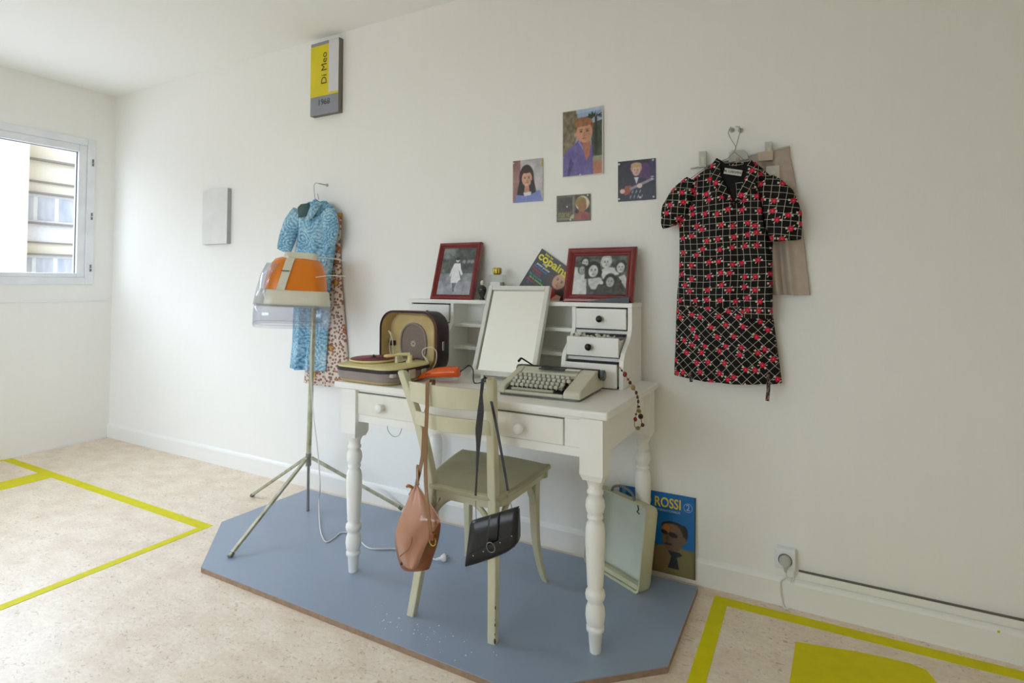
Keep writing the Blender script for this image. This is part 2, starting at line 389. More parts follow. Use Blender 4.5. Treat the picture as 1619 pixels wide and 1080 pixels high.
        if solid:
            d = o.modifiers.new('thickness', 'SOLIDIFY'); d.thickness = solid; d.offset = 0
        if bevel:
            b = o.modifiers.new('bevel', 'BEVEL'); b.width = bevel; b.segments = seg; b.limit_method = 'ANGLE'; b.angle_limit = math.radians(40); b.harden_normals = False
        if subsurf:
            d = o.modifiers.new('smooth', 'SUBSURF'); d.levels = subsurf; d.render_levels = subsurf
        return o
def smooth(pts, k=6):
    P = [Vector(p) for p in pts]; out = []
    for i in range(len(P)-1):
        a, b, c, d = P[max(i-1, 0)], P[i], P[i+1], P[min(i+2, len(P)-1)]
        for j in range(k):
            t = j/k; out.append(0.5*((2*b)+(c-a)*t+(2*a-5*b+4*c-d)*t*t+(3*b-a-3*c+d)*t**3))
    out.append(P[-1]); return out
def lerp_list(v, n):
    """resample a list of floats to n values, smoothly"""
    x = np.linspace(0, len(v)-1, n); return list(np.interp(x, range(len(v)), v))
def rrect(x0, x1, y0, y1, r, n=6):
    pts = []
    for cx, cy, a in ((x1-r, y1-r, 0), (x0+r, y1-r, 90), (x0+r, y0+r, 180), (x1-r, y0+r, 270)):
        for k in range(n+1):
            t = math.radians(a+90*k/n); pts.append((cx+r*math.cos(t), cy+r*math.sin(t)))
    return pts
def frame_mtx(origin, xaxis, zaxis):
    """a frame whose x runs along the width, z up the sheet, y into the wall"""
    x = Vector(xaxis).normalized(); z = Vector(zaxis); z = (z-x*z.dot(x)).normalized(); y = z.cross(x)
    m = Matrix(((x.x, y.x, z.x, origin[0]), (x.y, y.y, z.y, origin[1]), (x.z, y.z, z.z, origin[2]), (0, 0, 0, 1)))
    return m
FONT = {}
def text(body, size, origin, xaxis, zaxis, m, name, parent=None, ext=0.0004, align='CENTER', sx=1.0, bold=0.0):
    """real lettering as a mesh, baseline origin, reading along xaxis, up along zaxis"""
    cu = bpy.data.curves.new('lettering', 'FONT'); cu.body = body; cu.size = size; cu.extrude = ext; cu.align_x = align; cu.align_y = 'CENTER'
    cu.resolution_u = 3
    if bold: cu.offset = bold
    tmp = bpy.data.objects.new('tmp', cu); COL.objects.link(tmp); dg = bpy.context.evaluated_depsgraph_get()
    me = bpy.data.meshes.new_from_object(tmp.evaluated_get(dg)); bpy.data.objects.remove(tmp)
    x = Vector(xaxis).normalized(); z = Vector(zaxis).normalized(); nrm = x.cross(z)
    mt = Matrix(((x.x*sx, z.x, nrm.x, origin[0]), (x.y*sx, z.y, nrm.y, origin[1]), (x.z*sx, z.z, nrm.z, origin[2]), (0, 0, 0, 1)))
    me.transform(mt); me.materials.clear(); me.materials.append(m)
    o = bpy.data.objects.new(name, me); COL.objects.link(o)
    if parent: o.parent = parent
    return o

# ---- printed pictures: a small painter that fills a grid of vertices with ink
class Pic:
    def __init__(s, w, h, res=0.0016):
        s.w, s.h = w, h; s.nx = max(20, int(w/res)); s.nz = max(20, int(h/res))
        s.X, s.Y = np.meshgrid(np.linspace(0, 1, s.nx), np.linspace(0, 1, s.nz)); s.c = np.ones((s.nz, s.nx, 3))*200.0
        s.a = w/h
    def put(s, mask, c, soft=None):
        m = mask.astype(float)[..., None] if soft is None else soft[..., None]
        s.c = s.c*(1-m)+np.array(c, float)*m
    def rect(s, x0, y0, x1, y1, c): s.put((s.X >= x0) & (s.X <= x1) & (s.Y >= y0) & (s.Y <= y1), c)
    def ell(s, cx, cy, rx, ry, c, rot=0, edge=0.08):
        dx, dy = (s.X-cx)*s.a, s.Y-cy; rx = rx*s.a; t = math.radians(rot)
        u = dx*math.cos(t)+dy*math.sin(t); v = -dx*math.sin(t)+dy*math.cos(t)
        d = np.sqrt((u/rx)**2+(v/ry)**2); s.put(None, c, np.clip((1-d)/edge+0.5, 0, 1))
    def poly(s, pts, c):
        ins = np.zeros_like(s.X, bool); n = len(pts)
        for i in range(n):
            x0, y0 = pts[i]; x1, y1 = pts[(i+1) % n]
            if y0 == y1: continue
            cnd = ((s.Y < y0) != (s.Y < y1)) & (s.X < (x1-x0)*(s.Y-y0)/(y1-y0)+x0); ins ^= cnd
        s.put(ins, c)
    def blotch(s, amt, k=14, mask=None, seed=1):
        rs = np.random.RandomState(seed); g = rs.rand(k+2, k+2)
        xi = s.X*k; yi = s.Y*k; x0 = xi.astype(int); y0 = yi.astype(int); fx = xi-x0; fy = yi-y0
        v = (g[y0, x0]*(1-fx)+g[y0, x0+1]*fx)*(1-fy)+(g[y0+1, x0]*(1-fx)+g[y0+1, x0+1]*fx)*fy
        d = (v-0.5)*2*amt
        if mask is not None: d = d*mask
        s.c = np.clip(s.c+d[..., None], 0, 255)
    def grad(s, c0, c1, vert=True):
        t = (s.Y if vert else s.X)[..., None]; s.c = np.array(c0, float)*(1-t)+np.array(c1, float)*t
    def face(s, cx, cy, r, skin, hair, eyes=(50, 40, 35), lips=(150, 70, 65), tilt=0, hairtop=0.35, ry=1.28):
        """a plain head: face oval, hairline, brows, eyes, nose, mouth"""
        a = s.a
        s.ell(cx, cy, r/a, r*ry, skin, tilt)
        dk = tuple(v*0.78 for v in skin); s.ell(cx+r*0.45/a, cy+r*0.2, r*0.42/a, r*0.8, tuple(v*0.90 for v in skin), tilt, 0.9)
        for sg in (-1, 1):
            s.ell(cx+sg*r*0.38/a, cy-r*0.12, r*0.17/a, r*0.075, eyes, tilt); s.ell(cx+sg*r*0.38/a, cy-r*0.34, r*0.24/a, r*0.05, hair, tilt)
        s.ell(cx, cy+r*0.22, r*0.09/a, r*0.26, tuple(v*0.87 for v in skin), tilt, 0.6); s.ell(cx, cy+r*0.42, r*0.18/a, r*0.06, dk, tilt, 0.5)
        s.ell(cx, cy+r*0.68, r*0.30/a, r*0.085, lips, tilt, 0.3)
    def soften(s, k=1):
        for _ in range(k):
            p = np.pad(s.c, ((1, 1), (1, 1), (0, 0)), 'edge')
            s.c = (p[:-2, 1:-1]+p[2:, 1:-1]+p[1:-1, :-2]+p[1:-1, 2:]+2*p[1:-1, 1:-1])/6
    def build(s, name, parent=None, border=0.0, thick=0.0012, x0=0.0, z0=0.0, y=0.0, edgec=(225, 225, 220), mtx=None, curl=None):
        """grid in the local x-z plane (facing -y) with a thin body behind it"""
        nx, nz = s.nx, s.nz; X = x0+s.X*s.w; Z = z0+(1-s.Y)*s.h; Yv = np.full_like(X, y)
        if curl: Yv = Yv+curl(s.X, s.Y)
        vs = np.stack([X, Yv, Z], -1).reshape(-1, 3); back = vs.copy(); back[:, 1] += thick; n0 = nx*nz
        ii, jj = np.meshgrid(np.arange(nz-1), np.arange(nx-1), indexing='ij'); a = (ii*nx+jj).ravel(); fr = np.stack([a, a+nx, a+nx+1, a+1], -1)
        bk = np.stack([a, a+1, a+nx+1, a+nx], -1)+n0
        per = list(range(nx))+[i*nx+nx-1 for i in range(1, nz)]+[(nz-1)*nx+j for j in range(nx-2, -1, -1)]+[i*nx for i in range(nz-2, 0, -1)]
        side = [(per[k], per[(k+1) % len(per)], per[(k+1) % len(per)]+n0, per[k]+n0) for k in range(len(per))]
        me = bpy.data.meshes.new(name); me.from_pydata(np.concatenate([vs, back]).tolist(), [], fr.tolist()+bk.tolist()+side)
        cols = s.c.reshape(-1, 3)/255.0; cols = np.where(cols <= 0.04045, cols/12.92, ((cols+0.055)/1.055)**2.4)
        e = np.array([lin(v) for v in edgec]); allc = np.ones((2*n0, 4)); allc[:n0, :3] = cols; allc[n0:, :3] = e
        at_ = me.color_attributes.new('ink', 'FLOAT_COLOR', 'POINT'); at_.data.foreach_set('color', allc.ravel())
        me.materials.append(M['print']); me.update()
        o = bpy.data.objects.new(name, me); COL.objects.link(o)
        if parent: o.parent = parent
        if mtx is not None: o.matrix_world = mtx
        return o

def struct(name, mb, m, **kw):
    o = mb.build(name, m, None, **kw); o['kind'] = 'structure'; return o

# ------------------------------------------------------------------ the room
RX, RY, RH = 6.6, -4.6, 2.636
WY0, WY1, WZ0, WZ1 = -3.10, -0.155, 1.185, 2.245        # window opening in the left wall
struct('floor', MB().box((-0.25, RY-0.2, -0.1), (RX+0.2, 0.2, 0)), M['floor'])
struct('ceiling', MB().box((-0.25, RY-0.2, RH), (RX+0.2, 0.2, RH+0.1)), M['ceiling'])
struct('wall_back', MB().box((-0.25, 0, 0), (RX+0.2, 0.2, RH)), M['wall'])
b = MB(); b.box((-0.25, RY, 0), (0, 0, WZ0)); b.box((-0.25, RY, WZ1), (0, 0, RH)); b.box((-0.25, WY1, WZ0), (0, 0, WZ1)); b.box((-0.25, RY, WZ0), (0, WY0, WZ1))
struct('wall_left', b, M['wall'])
struct('wall_right', MB().box((RX, RY, 0), (RX+0.2, 0, RH)), M['wall'])
RWX0, RWX1, RWZ0, RWZ1 = 1.0, 4.0, 0.95, 2.25
b = MB(); b.box((-0.25, RY-0.2, 0), (RX+0.2, RY, RWZ0)); b.box((-0.25, RY-0.2, RWZ1), (RX+0.2, RY, RH)); b.box((-0.25, RY-0.2, RWZ0), (RWX0, RY, RWZ1)); b.box((RWX1, RY-0.2, RWZ0), (RX+0.2, RY, RWZ1))
struct('wall_front', b, M['wall'])
# baseboard with a slightly proud top bead, and the cable strip above it on the right
prof = [(0, 0), (-0.014, 0), (-0.014, 0.088), (-0.010, 0.098), (-0.004, 0.104), (0, 0.106)]
struct('baseboard_back', MB().prism(prof, 0.0, RX, 'x'), M['trim'])
struct('baseboard_right', MB().box((RX-0.014, RY, 0), (RX, -0.014, 0.1)), M['trim'])
struct('baseboard_left', MB().box((0, RY, 0), (0.006, -0.02, 0.012)), M['trim'])
b = MB(); p0 = at(1263, 902, -0.004); b.box((p0.x, -0.012, p0.z-0.028), (RX, 0.0, p0.z-0.002)); struct('trim_1', b, M['trim'], bevel=0.002)
b = MB(); b.box((p0.x, -0.0130, p0.z-0.0012), (RX, 0.0, p0.z+0.0015)); struct('cable_strip_shadow', b, mat('cable_shadow_line', (104, 98, 84), 0.7))  # thin dark strip drawn as the shadow line over the cable strip
# window on the left wall: outer casing, sash, glass, hinges, sill board
def window_left():
    F = MB()
    def ring(x0, x1, ya, yb, za, zb, w):
        F.box((x0, ya, za), (x1, ya+w, zb)); F.box((x0, yb-w, za), (x1, yb, zb)); F.box((x0, ya+w, za), (x1, yb-w, za+w)); F.box((x0, ya+w, zb-w), (x1, yb-w, zb))
    ring(-0.07, 0.014, WY0-0.015, WY1+0.015, WZ0-0.015, WZ1+0.015, 0.052)
    fr = F.build('window_1', M['pvc'], None, bevel=0.004); fr['kind'] = 'structure'
    S = MB()
    n = 3; ya0, yb0 = WY0+0.037, WY1-0.037; step = (yb0-ya0)/n; gl = MB(); gk = MB()
    for i in range(n):
        ya, yb = ya0+i*step, ya0+(i+1)*step
        za, zb, w = WZ0+0.037, WZ1-0.037, 0.052
        if i == n-1: w = 0.052
        S.box((-0.06, ya, za), (0.004, ya+w, zb)); S.box((-0.06, yb-w, za), (0.004, yb, zb)); S.box((-0.06, ya+w, za), (0.004, yb-w, za+w-0.02)); S.box((-0.06, ya+w, zb-w), (0.004, yb-w, zb))
        gl.box((-0.032, ya+w, za+w-0.02), (-0.028, yb-w, zb-w))
        for (q, r_) in (((-0.028, ya+w, za+w-0.02), (-0.022, ya+w+0.004, zb-w)), ((-0.028, yb-w-0.004, za+w-0.02), (-0.022, yb-w, zb-w)), ((-0.028, ya+w, zb-w-0.004), (-0.022, yb-w, zb-w))): gk.box(q, r_)
    S.build('sash', M['pvc'], fr, bevel=0.004); gl.build('glass', M['glass'], fr); gk.build('gasket', M['dark'], fr)
    for zz in (257, 342, 424):
        q = atx(144.5, zz, 0.02)
        h = MB().lathe([(q.z-0.026, 0.006), (q.z-0.006, 0.007)], (0.014, -0.158), 12); h.lathe([(q.z+0.0, 0.006), (q.z+0.026, 0.006)], (0.014, -0.158), 12)
        h.build('hinge', M['greyplastic'], fr)
    return fr
window_left()
struct('trim_3', MB().box((0.0, RY+0.3, 1.045), (0.010, -0.02, 1.060)), M['trim'], bevel=0.003)
b = MB(); b.box((RWX0-0.03, RY-0.07, RWZ0-0.03), (RWX0+0.05, RY+0.01, RWZ1+0.03)); b.box((RWX1-0.05, RY-0.07, RWZ0-0.03), (RWX1+0.03, RY+0.01, RWZ1+0.03))
b.box((RWX0, RY-0.07, RWZ0-0.03), (RWX1, RY+0.01, RWZ0+0.05)); b.box((RWX0, RY-0.07, RWZ1-0.05), (RWX1, RY+0.01, RWZ1+0.03)); b.box((2.47, RY-0.07, RWZ0), (2.55, RY+0.01, RWZ1))
w2 = struct('rear_fill_window', b, M['pvc']); MB().box((RWX0, RY-0.032, RWZ0), (RWX1, RY-0.028, RWZ1)).build('glass', M['glass'], w2)  # unseen rear window, added to let fill light into the room

# ------------------------------------------------------------------ building across the street
def opposite():
    K = 2.05; X = -25.5
    Yf = lambda y: -CD+(y+CD)*K; Zf = lambda z: CZ+(z-CZ)*K
    t = thing('apartment_building', 'cream apartment building with rows of curtained windows seen through the window', 'building', (X, 9, -7))
    o = Vector((X, 9, -7))
    def L(a): return (a[0]-o.x, a[1]-o.y, a[2]-o.z)
    b = MB(); b.box(L((X-6, Yf(3.0), -7)), L((X, 26, 9.5))); b.build('wall', M['facade'], t)
    b = MB(); b.box(L((X-6, -24, -7)), L((X+1.2, Yf(3.0), 9.5))); b.build('side_wall', mat('darkened_facade_cream', (226, 214, 188), 0.85), t)  # same cream as the facade, darkened to hold back strong daylight
    rows = [Zf(1.75), Zf(3.07)]; step = rows[1]-rows[0]
    zs = [rows[0]-2*step, rows[0]-step, rows[0], rows[1]]
    for gi, y0 in enumerate((3.03, 4.75, 6.47)):
        for zt in zs:
            zb = zt-0.57*K
            w = MB(); w.box(L((X, Yf(y0-0.01), zb-0.06)), L((X+0.05, Yf(y0+1.08), zt+0.02))); wo = w.build('window', M['facade_white'], t)
            for a, c in ((0.02, 0.27), (0.35, 0.65), (0.73, 1.0)):
                MB().box(L((X+0.05, Yf(y0+a), zb+0.05)), L((X+0.07, Yf(y0+c), zt-0.1))).build('pane', M['curtain'], wo)
            MB().box(L((X, Yf(y0-0.02), zt+0.02)), L((X+0.22, Yf(y0+1.1), zt+0.10))).build('lintel', M['shutter'], t)
            MB().box(L((X, Yf(y0-0.02), zb-0.14)), L((X+0.22, Yf(y0+1.1), zb-0.06))).build('sill', M['shutter'], t)
            MB().box(L((X, Yf(y0-0.02), zb-0.98)), L((X+0.12, Yf(y0+1.1), zb-0.92))).build('ledge', M['shutter'], t)
            MB().box(L((X, Yf(y0-0.0), zb-0.92)), L((X+0.03, Yf(y0+1.08), zb-0.14))).build('panel', M['facade_white'], t)
    MB().box(L((X, Yf(2.99), Zf(3.82)-0.03)), L((X+0.22, Yf(5.9), Zf(3.82)+0.05))).build('ledge', M['shutter'], t)
    MB().box(L((X, Yf(2.99), Zf(3.35)-0.03)), L((X+0.12, Yf(5.9), Zf(3.35)+0.04))).build('ledge', M['shutter'], t)
opposite()

# ------------------------------------------------------------------ floor tape and paint
def flat_poly(name, pts, label, cat, m, group=None, h=0.0012):
    c = Vector((sum(p[0] for p in pts)/len(pts), sum(p[1] for p in pts)/len(pts), 0))
    b = MB().prism([(p[0]-c.x, p[1]-c.y) for p in pts], 0.0, h, 'z'); o = b.build(name, m); o.location = c; tag(o, label, cat, group); return o
def tape(p, q, w, label, e0=0, e1=0, h=0.0012, side=0):
    P, Q = Vector(p), Vector(q); d = (Q-P).normalized(); n = Vector((-d.y, d.x)); P = P-d*e0; Q = Q+d*e1; P = P+n*side; Q = Q+n*side
    return flat_poly('floor_tape', [P+n*w/2, P-n*w/2, Q-n*w/2, Q+n*w/2], label, 'tape', M['tape'], None, h)
A = lambda px, py: atz(px, py, 0).to_2d()
c1 = A(326, 835)
tape((0.02, -0.625), (2.19, -0.625), 0.052, 'long yellow floor tape running from the window wall to the corner near the grey platform')
tape((2.168, -0.651), (2.168, -2.6), 0.044, 'yellow floor tape running from the corner by the platform toward the lower left')
tape((0.615, -0.651), (0.615, -1.9), 0.165, 'short yellow floor tape branching off the long strip near the window wall')
tape((0.030, -0.651), (0.030, -1.9), 0.040, 'yellow floor tape lying tight along the foot of the window wall')
tape((4.443, -0.086), (6.3, -0.052), 0.052, 'yellow floor tape running close along the baseboard right of the socket')
tape((4.468, -0.112), (4.472, -1.6), 0.050, 'yellow floor tape running toward the viewer beside the right end of the platform')
q = [A(1258, 1015), A(1300, 1022), A(1350, 1030), A(1400, 1040), A(1440, 1050), A(1465, 1060), A(1475, 1072)]
pts = [q[0]]+q[1:]+[Vector((5.13, -0.33)), Vector((5.13, -0.75)), Vector((4.70, -0.75))]
flat_poly('floor_marking', [tuple(p) for p in pts], 'solid yellow rounded shape painted on the floor at lower right', 'floor marking', M['tape'])

# ------------------------------------------------------------------ platform
PZ = 0.022
plat_pts = [(2.25, -0.072), (2.235, -0.585), (2.565, -0.90), (4.03, -0.895), (4.385, -0.58), (4.382, -0.068)]
t = thing('platform', 'low blue-grey painted platform with cut corners under the desk', 'platform', (3.3, -0.45, 0.0))
loc = [(x-3.3, y+0.45) for x, y in plat_pts]
MB().prism(loc, 0.0, PZ-0.003, 'z').build('edge', M['mdf'], t)
b = MB().prism(loc, PZ-0.003, PZ, 'z'); b.build('top', M['platform'], t)
# paint flecks
b = MB()
for k in range(46):
    a = random.gauss(3.62, 0.14), random.gauss(-0.80, 0.035)
    if not (3.2 < a[0] < 3.95 and -0.88 < a[1] < -0.7): continue
    r = random.uniform(0.001, 0.0035); b.lathe([(PZ, r), (PZ+0.0006, r*0.8)], (a[0]-3.3, a[1]+0.45), 6)
b.build('paint_fleck', M['paper'], t)

# ------------------------------------------------------------------ desk
DZ = 0.787
DX0, DX1, DY0, DY1 = 3.052, 4.222, -0.662, -0.016
def desk():
    ox, oy = 3.637, -0.34
    t = thing('writing_desk', 'white painted desk with turned legs and two shallow drawers standing on the platform', 'desk', (ox, oy, PZ))
    def L(x, y, z): return (x-ox, y-oy, z-PZ)
    b = MB(); b.box(L(DX0, DY0, DZ-0.026), L(DX1, DY1, DZ)); b.build('tabletop', M['white'], t, bevel=0.007, seg=3)
    legs = [(3.133, -0.622), (4.167, -0.622), (3.133, -0.062), (4.167, -0.062)]
    # apron boards with openings filled by the drawers
    ax0, ax1, ay0, ay1 = 3.11, 4.19, -0.642, -0.045
    b = MB(); za, zb = 0.632, DZ-0.026
    b.box(L(3.17, ay0, za), L(4.13, ay0+0.02, 0.662)); b.box(L(3.17, ay0, 0.752), L(4.13, ay0+0.02, zb))
    b.box(L(3.46, ay0, 0.662), L(3.762, ay0+0.02, 0.752)); b.box(L(4.068, ay0, 0.662), L(4.13, ay0+0.02, 0.752))
    b.box(L(3.17, ay1-0.02, za), L(4.13, ay1, zb)); b.box(L(4.165, -0.585, za), L(4.185, -0.10, zb)); b.box(L(3.115, -0.585, za), L(3.135, -0.10, zb))
    b.build('apron', M['white'], t, bevel=0.002)
    prof = [(0.0, 0.0175), (0.062, 0.0225), (0.070, 0.0285), (0.082, 0.0285), (0.086, 0.024), (0.094, 0.0285), (0.118, 0.0315), (0.140, 0.030), (0.156, 0.024), (0.162, 0.0235),
            (0.170, 0.030), (0.182, 0.032), (0.194, 0.030), (0.201, 0.023), (0.212, 0.026), (0.27, 0.0285), (0.34, 0.0315), (0.385, 0.0315), (0.408, 0.028), (0.420, 0.021),
            (0.426, 0.026), (0.434, 0.026), (0.438, 0.022), (0.446, 0.027), (0.465, 0.0315), (0.485, 0.029), (0.500, 0.021), (0.505, 0.0265), (0.513, 0.0265), (0.518, 0.022), (0.535, 0.024),
            (0.548, 0.030), (0.556, 0.034)]
    for x, y in legs:
        b = MB(); s = 0.0385
        b.lathe([(h*0.985, r) for h, r in prof], (x-ox, y-oy), 28)
        # square block with chamfered lower corners
        b.loft([[(x-ox+a*s*k, y-oy+c*s*k, z-PZ) for a, c in ((-1, -1), (1, -1), (1, 1), (-1, 1))] for z, k in ((0.566, 0.80), (0.585, 1.0), (DZ-0.026, 1.0))], smooth=False)
        b.build('leg', M['white'], t)
    for xa, xb, kx in ((3.172, 3.458, 3.303), (3.764, 4.066, 3.913)):
        b = MB(); b.box(L(xa, ay0-0.006, 0.664), L(xb, ay0+0.012, 0.7475)); d = b.build('drawer', M['white_mid'], t, bevel=0.002)
        MB().box(L(xa, ay0+0.001, 0.7475), L(xb, ay0+0.012, 0.7525)).build('gap_shade', mat('drawer_gap_shade', (112, 108, 98), 0.8), d)  # grey strip colours in the shade above the drawer front
        k = MB(); c = (kx-ox, 0.703-PZ); yy = ay0-0.006-oy
        k.lathe([(yy, 0.013), (yy-0.006, 0.010), (yy-0.012, 0.011), (yy-0.018, 0.0175), (yy-0.026, 0.019), (yy-0.032, 0.014), (yy-0.034, 0.004)], c, 20, 'y')
        k.build('knob', M['white'], d)
    # loop of thin wire below the left drawer
    w = [at(612, 672, -0.6), at(614, 682, -0.6), at(622, 690, -0.6), at(631, 688, -0.6), at(636, 675, -0.6)]
    wb = MB().tube([L(*p) for p in smooth(w)], 0.0012, 6); wb.build('wire_loop', M['steel'], t)
desk()

# ------------------------------------------------------------------ hutch on the desk
HX0, HX1, HT = 3.028, 4.150, 1.112
def s_prof(z0=DZ, z1=HT):
    """outline (y,z) of an S-curved side panel"""
    pts = [(-0.018, z0), (-0.268, z0), (-0.268, 0.865), (-0.262, 0.895), (-0.245, 0.922), (-0.215, 0.945), (-0.188, 0.962), (-0.168, 0.982), (-0.156, 1.004), (-0.152, 1.03), (-0.152, z1-0.018), (-0.018, z1-0.018)]
    return pts
def hutch():
    ox, oy, oz = (HX0+HX1)/2, -0.14, DZ
    t = thing('desk_hutch', 'white desktop hutch with open shelves and small drawers along the back of the desk', 'hutch', (ox, oy, oz))
    def L(x, y, z): return (x-ox, y-oy, z-oz)
    P = [(y-oy, z-oz) for y, z in s_prof()]
    for x in (HX0, HX1-0.018): MB().prism(P, x-ox, x-ox+0.018, 'x').build('side_panel', M['white'], t, bevel=0.0015)
    for x in (3.275, 3.893): MB().prism(P, x-ox, x-ox+0.018, 'x').build('divider', M['white'], t, bevel=0.0015)
    b = MB(); b.box(L(HX0-0.002, -0.156, HT-0.018), L(HX1+0.002, -0.016, HT)); b.build('top_board', M['white'], t, bevel=0.003)
    b = MB(); b.box(L(HX0+0.018, -0.026, DZ), L(HX1-0.018, -0.018, HT-0.018)); b.build('back_panel', M['white'], t)
    for z in (0.986, 0.882): MB().box(L(3.293, -0.145, z), L(3.893, -0.026, z+0.016)).build('shelf', M['white'], t, bevel=0.002)
    MB().box(L(3.575, -0.135, DZ), L(3.59, -0.026, HT-0.018)).build('divider', M['white'], t)
    # drawer towers
    for (xa, xb, outs) in ((3.046, 3.275, (0, 0, 0)), (3.911, 4.132, (0.0, 0.050, 0.010))):
        for z, yf in ((0.988, -0.150), (0.888, -0.240)): MB().box(L(xa, yf, z), L(xb, -0.026, z+0.012)).build('rail', M['white'], t)
        for i, (za, zb, yf) in enumerate(((1.006, 1.088, -0.150), (0.906, 0.980, -0.198), (0.792, 0.882, -0.262))):
            y0 = yf-outs[i]; w = 0.006
            d = MB(); d.box(L(xa+0.004, y0-0.012, za), L(xb-0.004, y0, zb)); dr = d.build('drawer', M['white'], t, bevel=0.002)
            q = MB(); q.box(L(xa+0.008, y0, za+0.004), L(xa+0.008+w, -0.03-0.0 if outs[i] == 0 else -0.05, zb-0.012)); q.box(L(xb-0.008-w, y0, za+0.004), L(xb-0.008, -0.05, zb-0.012))
            q.box(L(xa+0.008, y0, za+0.004), L(xb-0.008, -0.05, za+0.010)); q.box(L(xa+0.008, -0.056, za+0.004), L(xb-0.008, -0.05, zb-0.012)); q.build('drawer_box', M['white_mid'], dr)
            g = MB(); g.box(L(xa+0.004, yf+0.004, zb), L(xb-0.004, yf+0.03, zb+0.0055)); g.box(L(xa+0.004, yf+0.004, za-0.0045), L(xb-0.004, yf+0.03, za)); g.build('gap_shade', M['dark'], dr)  # dark strips stand in for shade above and below each drawer
            k = MB(); yy = y0-0.012-oy; c = ((xa+xb)/2-ox+(0.0 if i == 0 else -0.01), (za+zb)/2-oz)
            k.lathe([(yy, 0.007), (yy-0.008, 0.0065), (yy-0.012, 0.012), (yy-0.018, 0.0140), (yy-0.024, 0.011), (yy-0.026, 0.003)], c, 18, 'y')
            k.build('knob', M['blackknob'], dr)
    return t
hutch()

# ------------------------------------------------------------------ mirror leaning on the hutch
def mirror():
    o = Vector((3.497, -0.318, DZ+0.018)); xa = Vector((1, 0.0, 0)); top = at(772.7, 451.3, -0.170)
    up = Vector((0, top.y-o.y, top.z-o.z)); hgt = up.length; wd = 0.302
    m = frame_mtx(o, (1, 0, 0), up)
    m = m @ Matrix.Rotation(0.0, 4, 'Z')
    t = thing('table_mirror', 'white framed rectangular mirror leaning back against the hutch', 'mirror', mtx=m)
    f = MB(); w = 0.021; d = 0.026
    f.box((0, 0, 0), (w, d, hgt)); f.box((wd-w, 0, 0), (wd, d, hgt)); f.box((w, 0, 0), (wd-w, d, w)); f.box((w, 0, hgt-w), (wd-w, d, hgt))
    f.box((w, d-0.006, w), (wd-w, d, hgt-w)); f.build('frame', mat('mirror_frame_paint', (224, 223, 215), 0.4), t, bevel=0.003)
    MB().box((w-0.001, 0.010, w-0.001), (wd-w+0.001, 0.014, hgt-w+0.001)).build('mirror_glass', M['mirror'], t)
    inv = m.inverted()
    for dx in (0.05, wd-0.05):
        p = m @ Vector((dx, 0.013, 0.0)); q = Vector((p.x, p.y+0.004, DZ))
        MB().tube([inv @ (p+Vector((0, 0, 0.01))), inv @ q], 0.008, 10).build('foot', M['white'], t)
mirror()

# ------------------------------------------------------------------ things on the hutch
def framed(name, label, pts, fw, pic_fn, depth=0.022, inner=0.0):
    """pts: bottom-left corner, width, height, lean angle"""
    (ox, oy, oz), w, h, lean, rz = pts
    m = Matrix.Translation((ox, oy, oz)) @ Matrix.Rotation(rz, 4, 'Z') @ Matrix.Rotation(-lean, 4, 'X')
    t = thing(name, label, 'picture frame', mtx=m)
    # moulded frame: profile (inset, y) swept round the rectangle
    prof = [(0, depth), (0, 0.004), (0.004, 0.0), (fw*0.35, -0.002), (fw*0.6, 0.003), (fw*0.72, 0.008), (fw*0.80, 0.006), (fw, 0.011), (fw, depth)]
    b = MB(); rings = []
    for (i, y) in prof: rings.append([(i, y, i), (w-i, y, i), (w-i, y, h-i), (i, y, h-i)])
    b.loft(rings, smooth=False, cap=False); b.build('frame_moulding', M['redwood'], t, bevel=0.0008)
    MB().box((fw*0.5, depth-0.004, fw*0.5), (w-fw*0.5, depth, h-fw*0.5)).build('backing', M['dark'], t)
    pc = Pic(w-2*fw+0.004, h-2*fw+0.004, 0.0013); pic_fn(pc); pc.blotch(12, 30, seed=12); pc.soften(3); pc.build('photograph', t, x0=fw-0.002, z0=fw-0.002, y=0.0125)
    inv = m.inverted(); c = m @ Vector((w/2, depth, h*0.66)); g = Vector((c.x, min(c.y+0.03, -0.02), HT))
    MB().bar(inv @ (m @ Vector((w/2, depth, h*0.55))), inv @ g, 0.03, 0.003, (0, 0.1, 1)).build('easel_strut', M['dark'], t)
    return t
def pic_walk(p):
    p.grad((92, 96, 96), (168, 172, 178)); p.rect(0, 0.0, 1, 0.55, (88, 92, 92)); p.rect(0, 0.72, 1, 1, (158, 162, 170)); p.blotch(22, 12, seed=3)
    for x, y, r in ((0.1, 0.08, 0.12), (0.25, 0.06, 0.13), (0.13, 0.19, 0.10), (0.30, 0.13, 0.07), (0.1, 0.5, 0.06)): p.ell(x, y, r, r*0.55, (132, 138, 134), 20, 0.9)
    for x in (0.68, 0.82, 0.92): p.ell(x, 0.30, 0.05, 0.04, (150, 152, 150), 0, 0.8)
    p.poly([(0.40, 0.33), (0.58, 0.33), (0.62, 0.45), (0.70, 0.56), (0.66, 0.60), (0.56, 0.48), (0.66, 0.68), (0.60, 0.71), (0.58, 0.75), (0.38, 0.75), (0.36, 0.62), (0.36, 0.52), (0.34, 0.62), (0.31, 0.6), (0.34, 0.46)], (228, 230, 230))
    p.ell(0.485, 0.265, 0.055, 0.05, (206, 206, 204)); p.ell(0.485, 0.235, 0.06, 0.035, (60, 60, 60))
    p.poly([(0.43, 0.75), (0.47, 0.75), (0.52, 0.93), (0.48, 0.94)], (90, 94, 96)); p.poly([(0.50, 0.75), (0.55, 0.75), (0.50, 0.88), (0.48, 0.86)], (110, 112, 114))
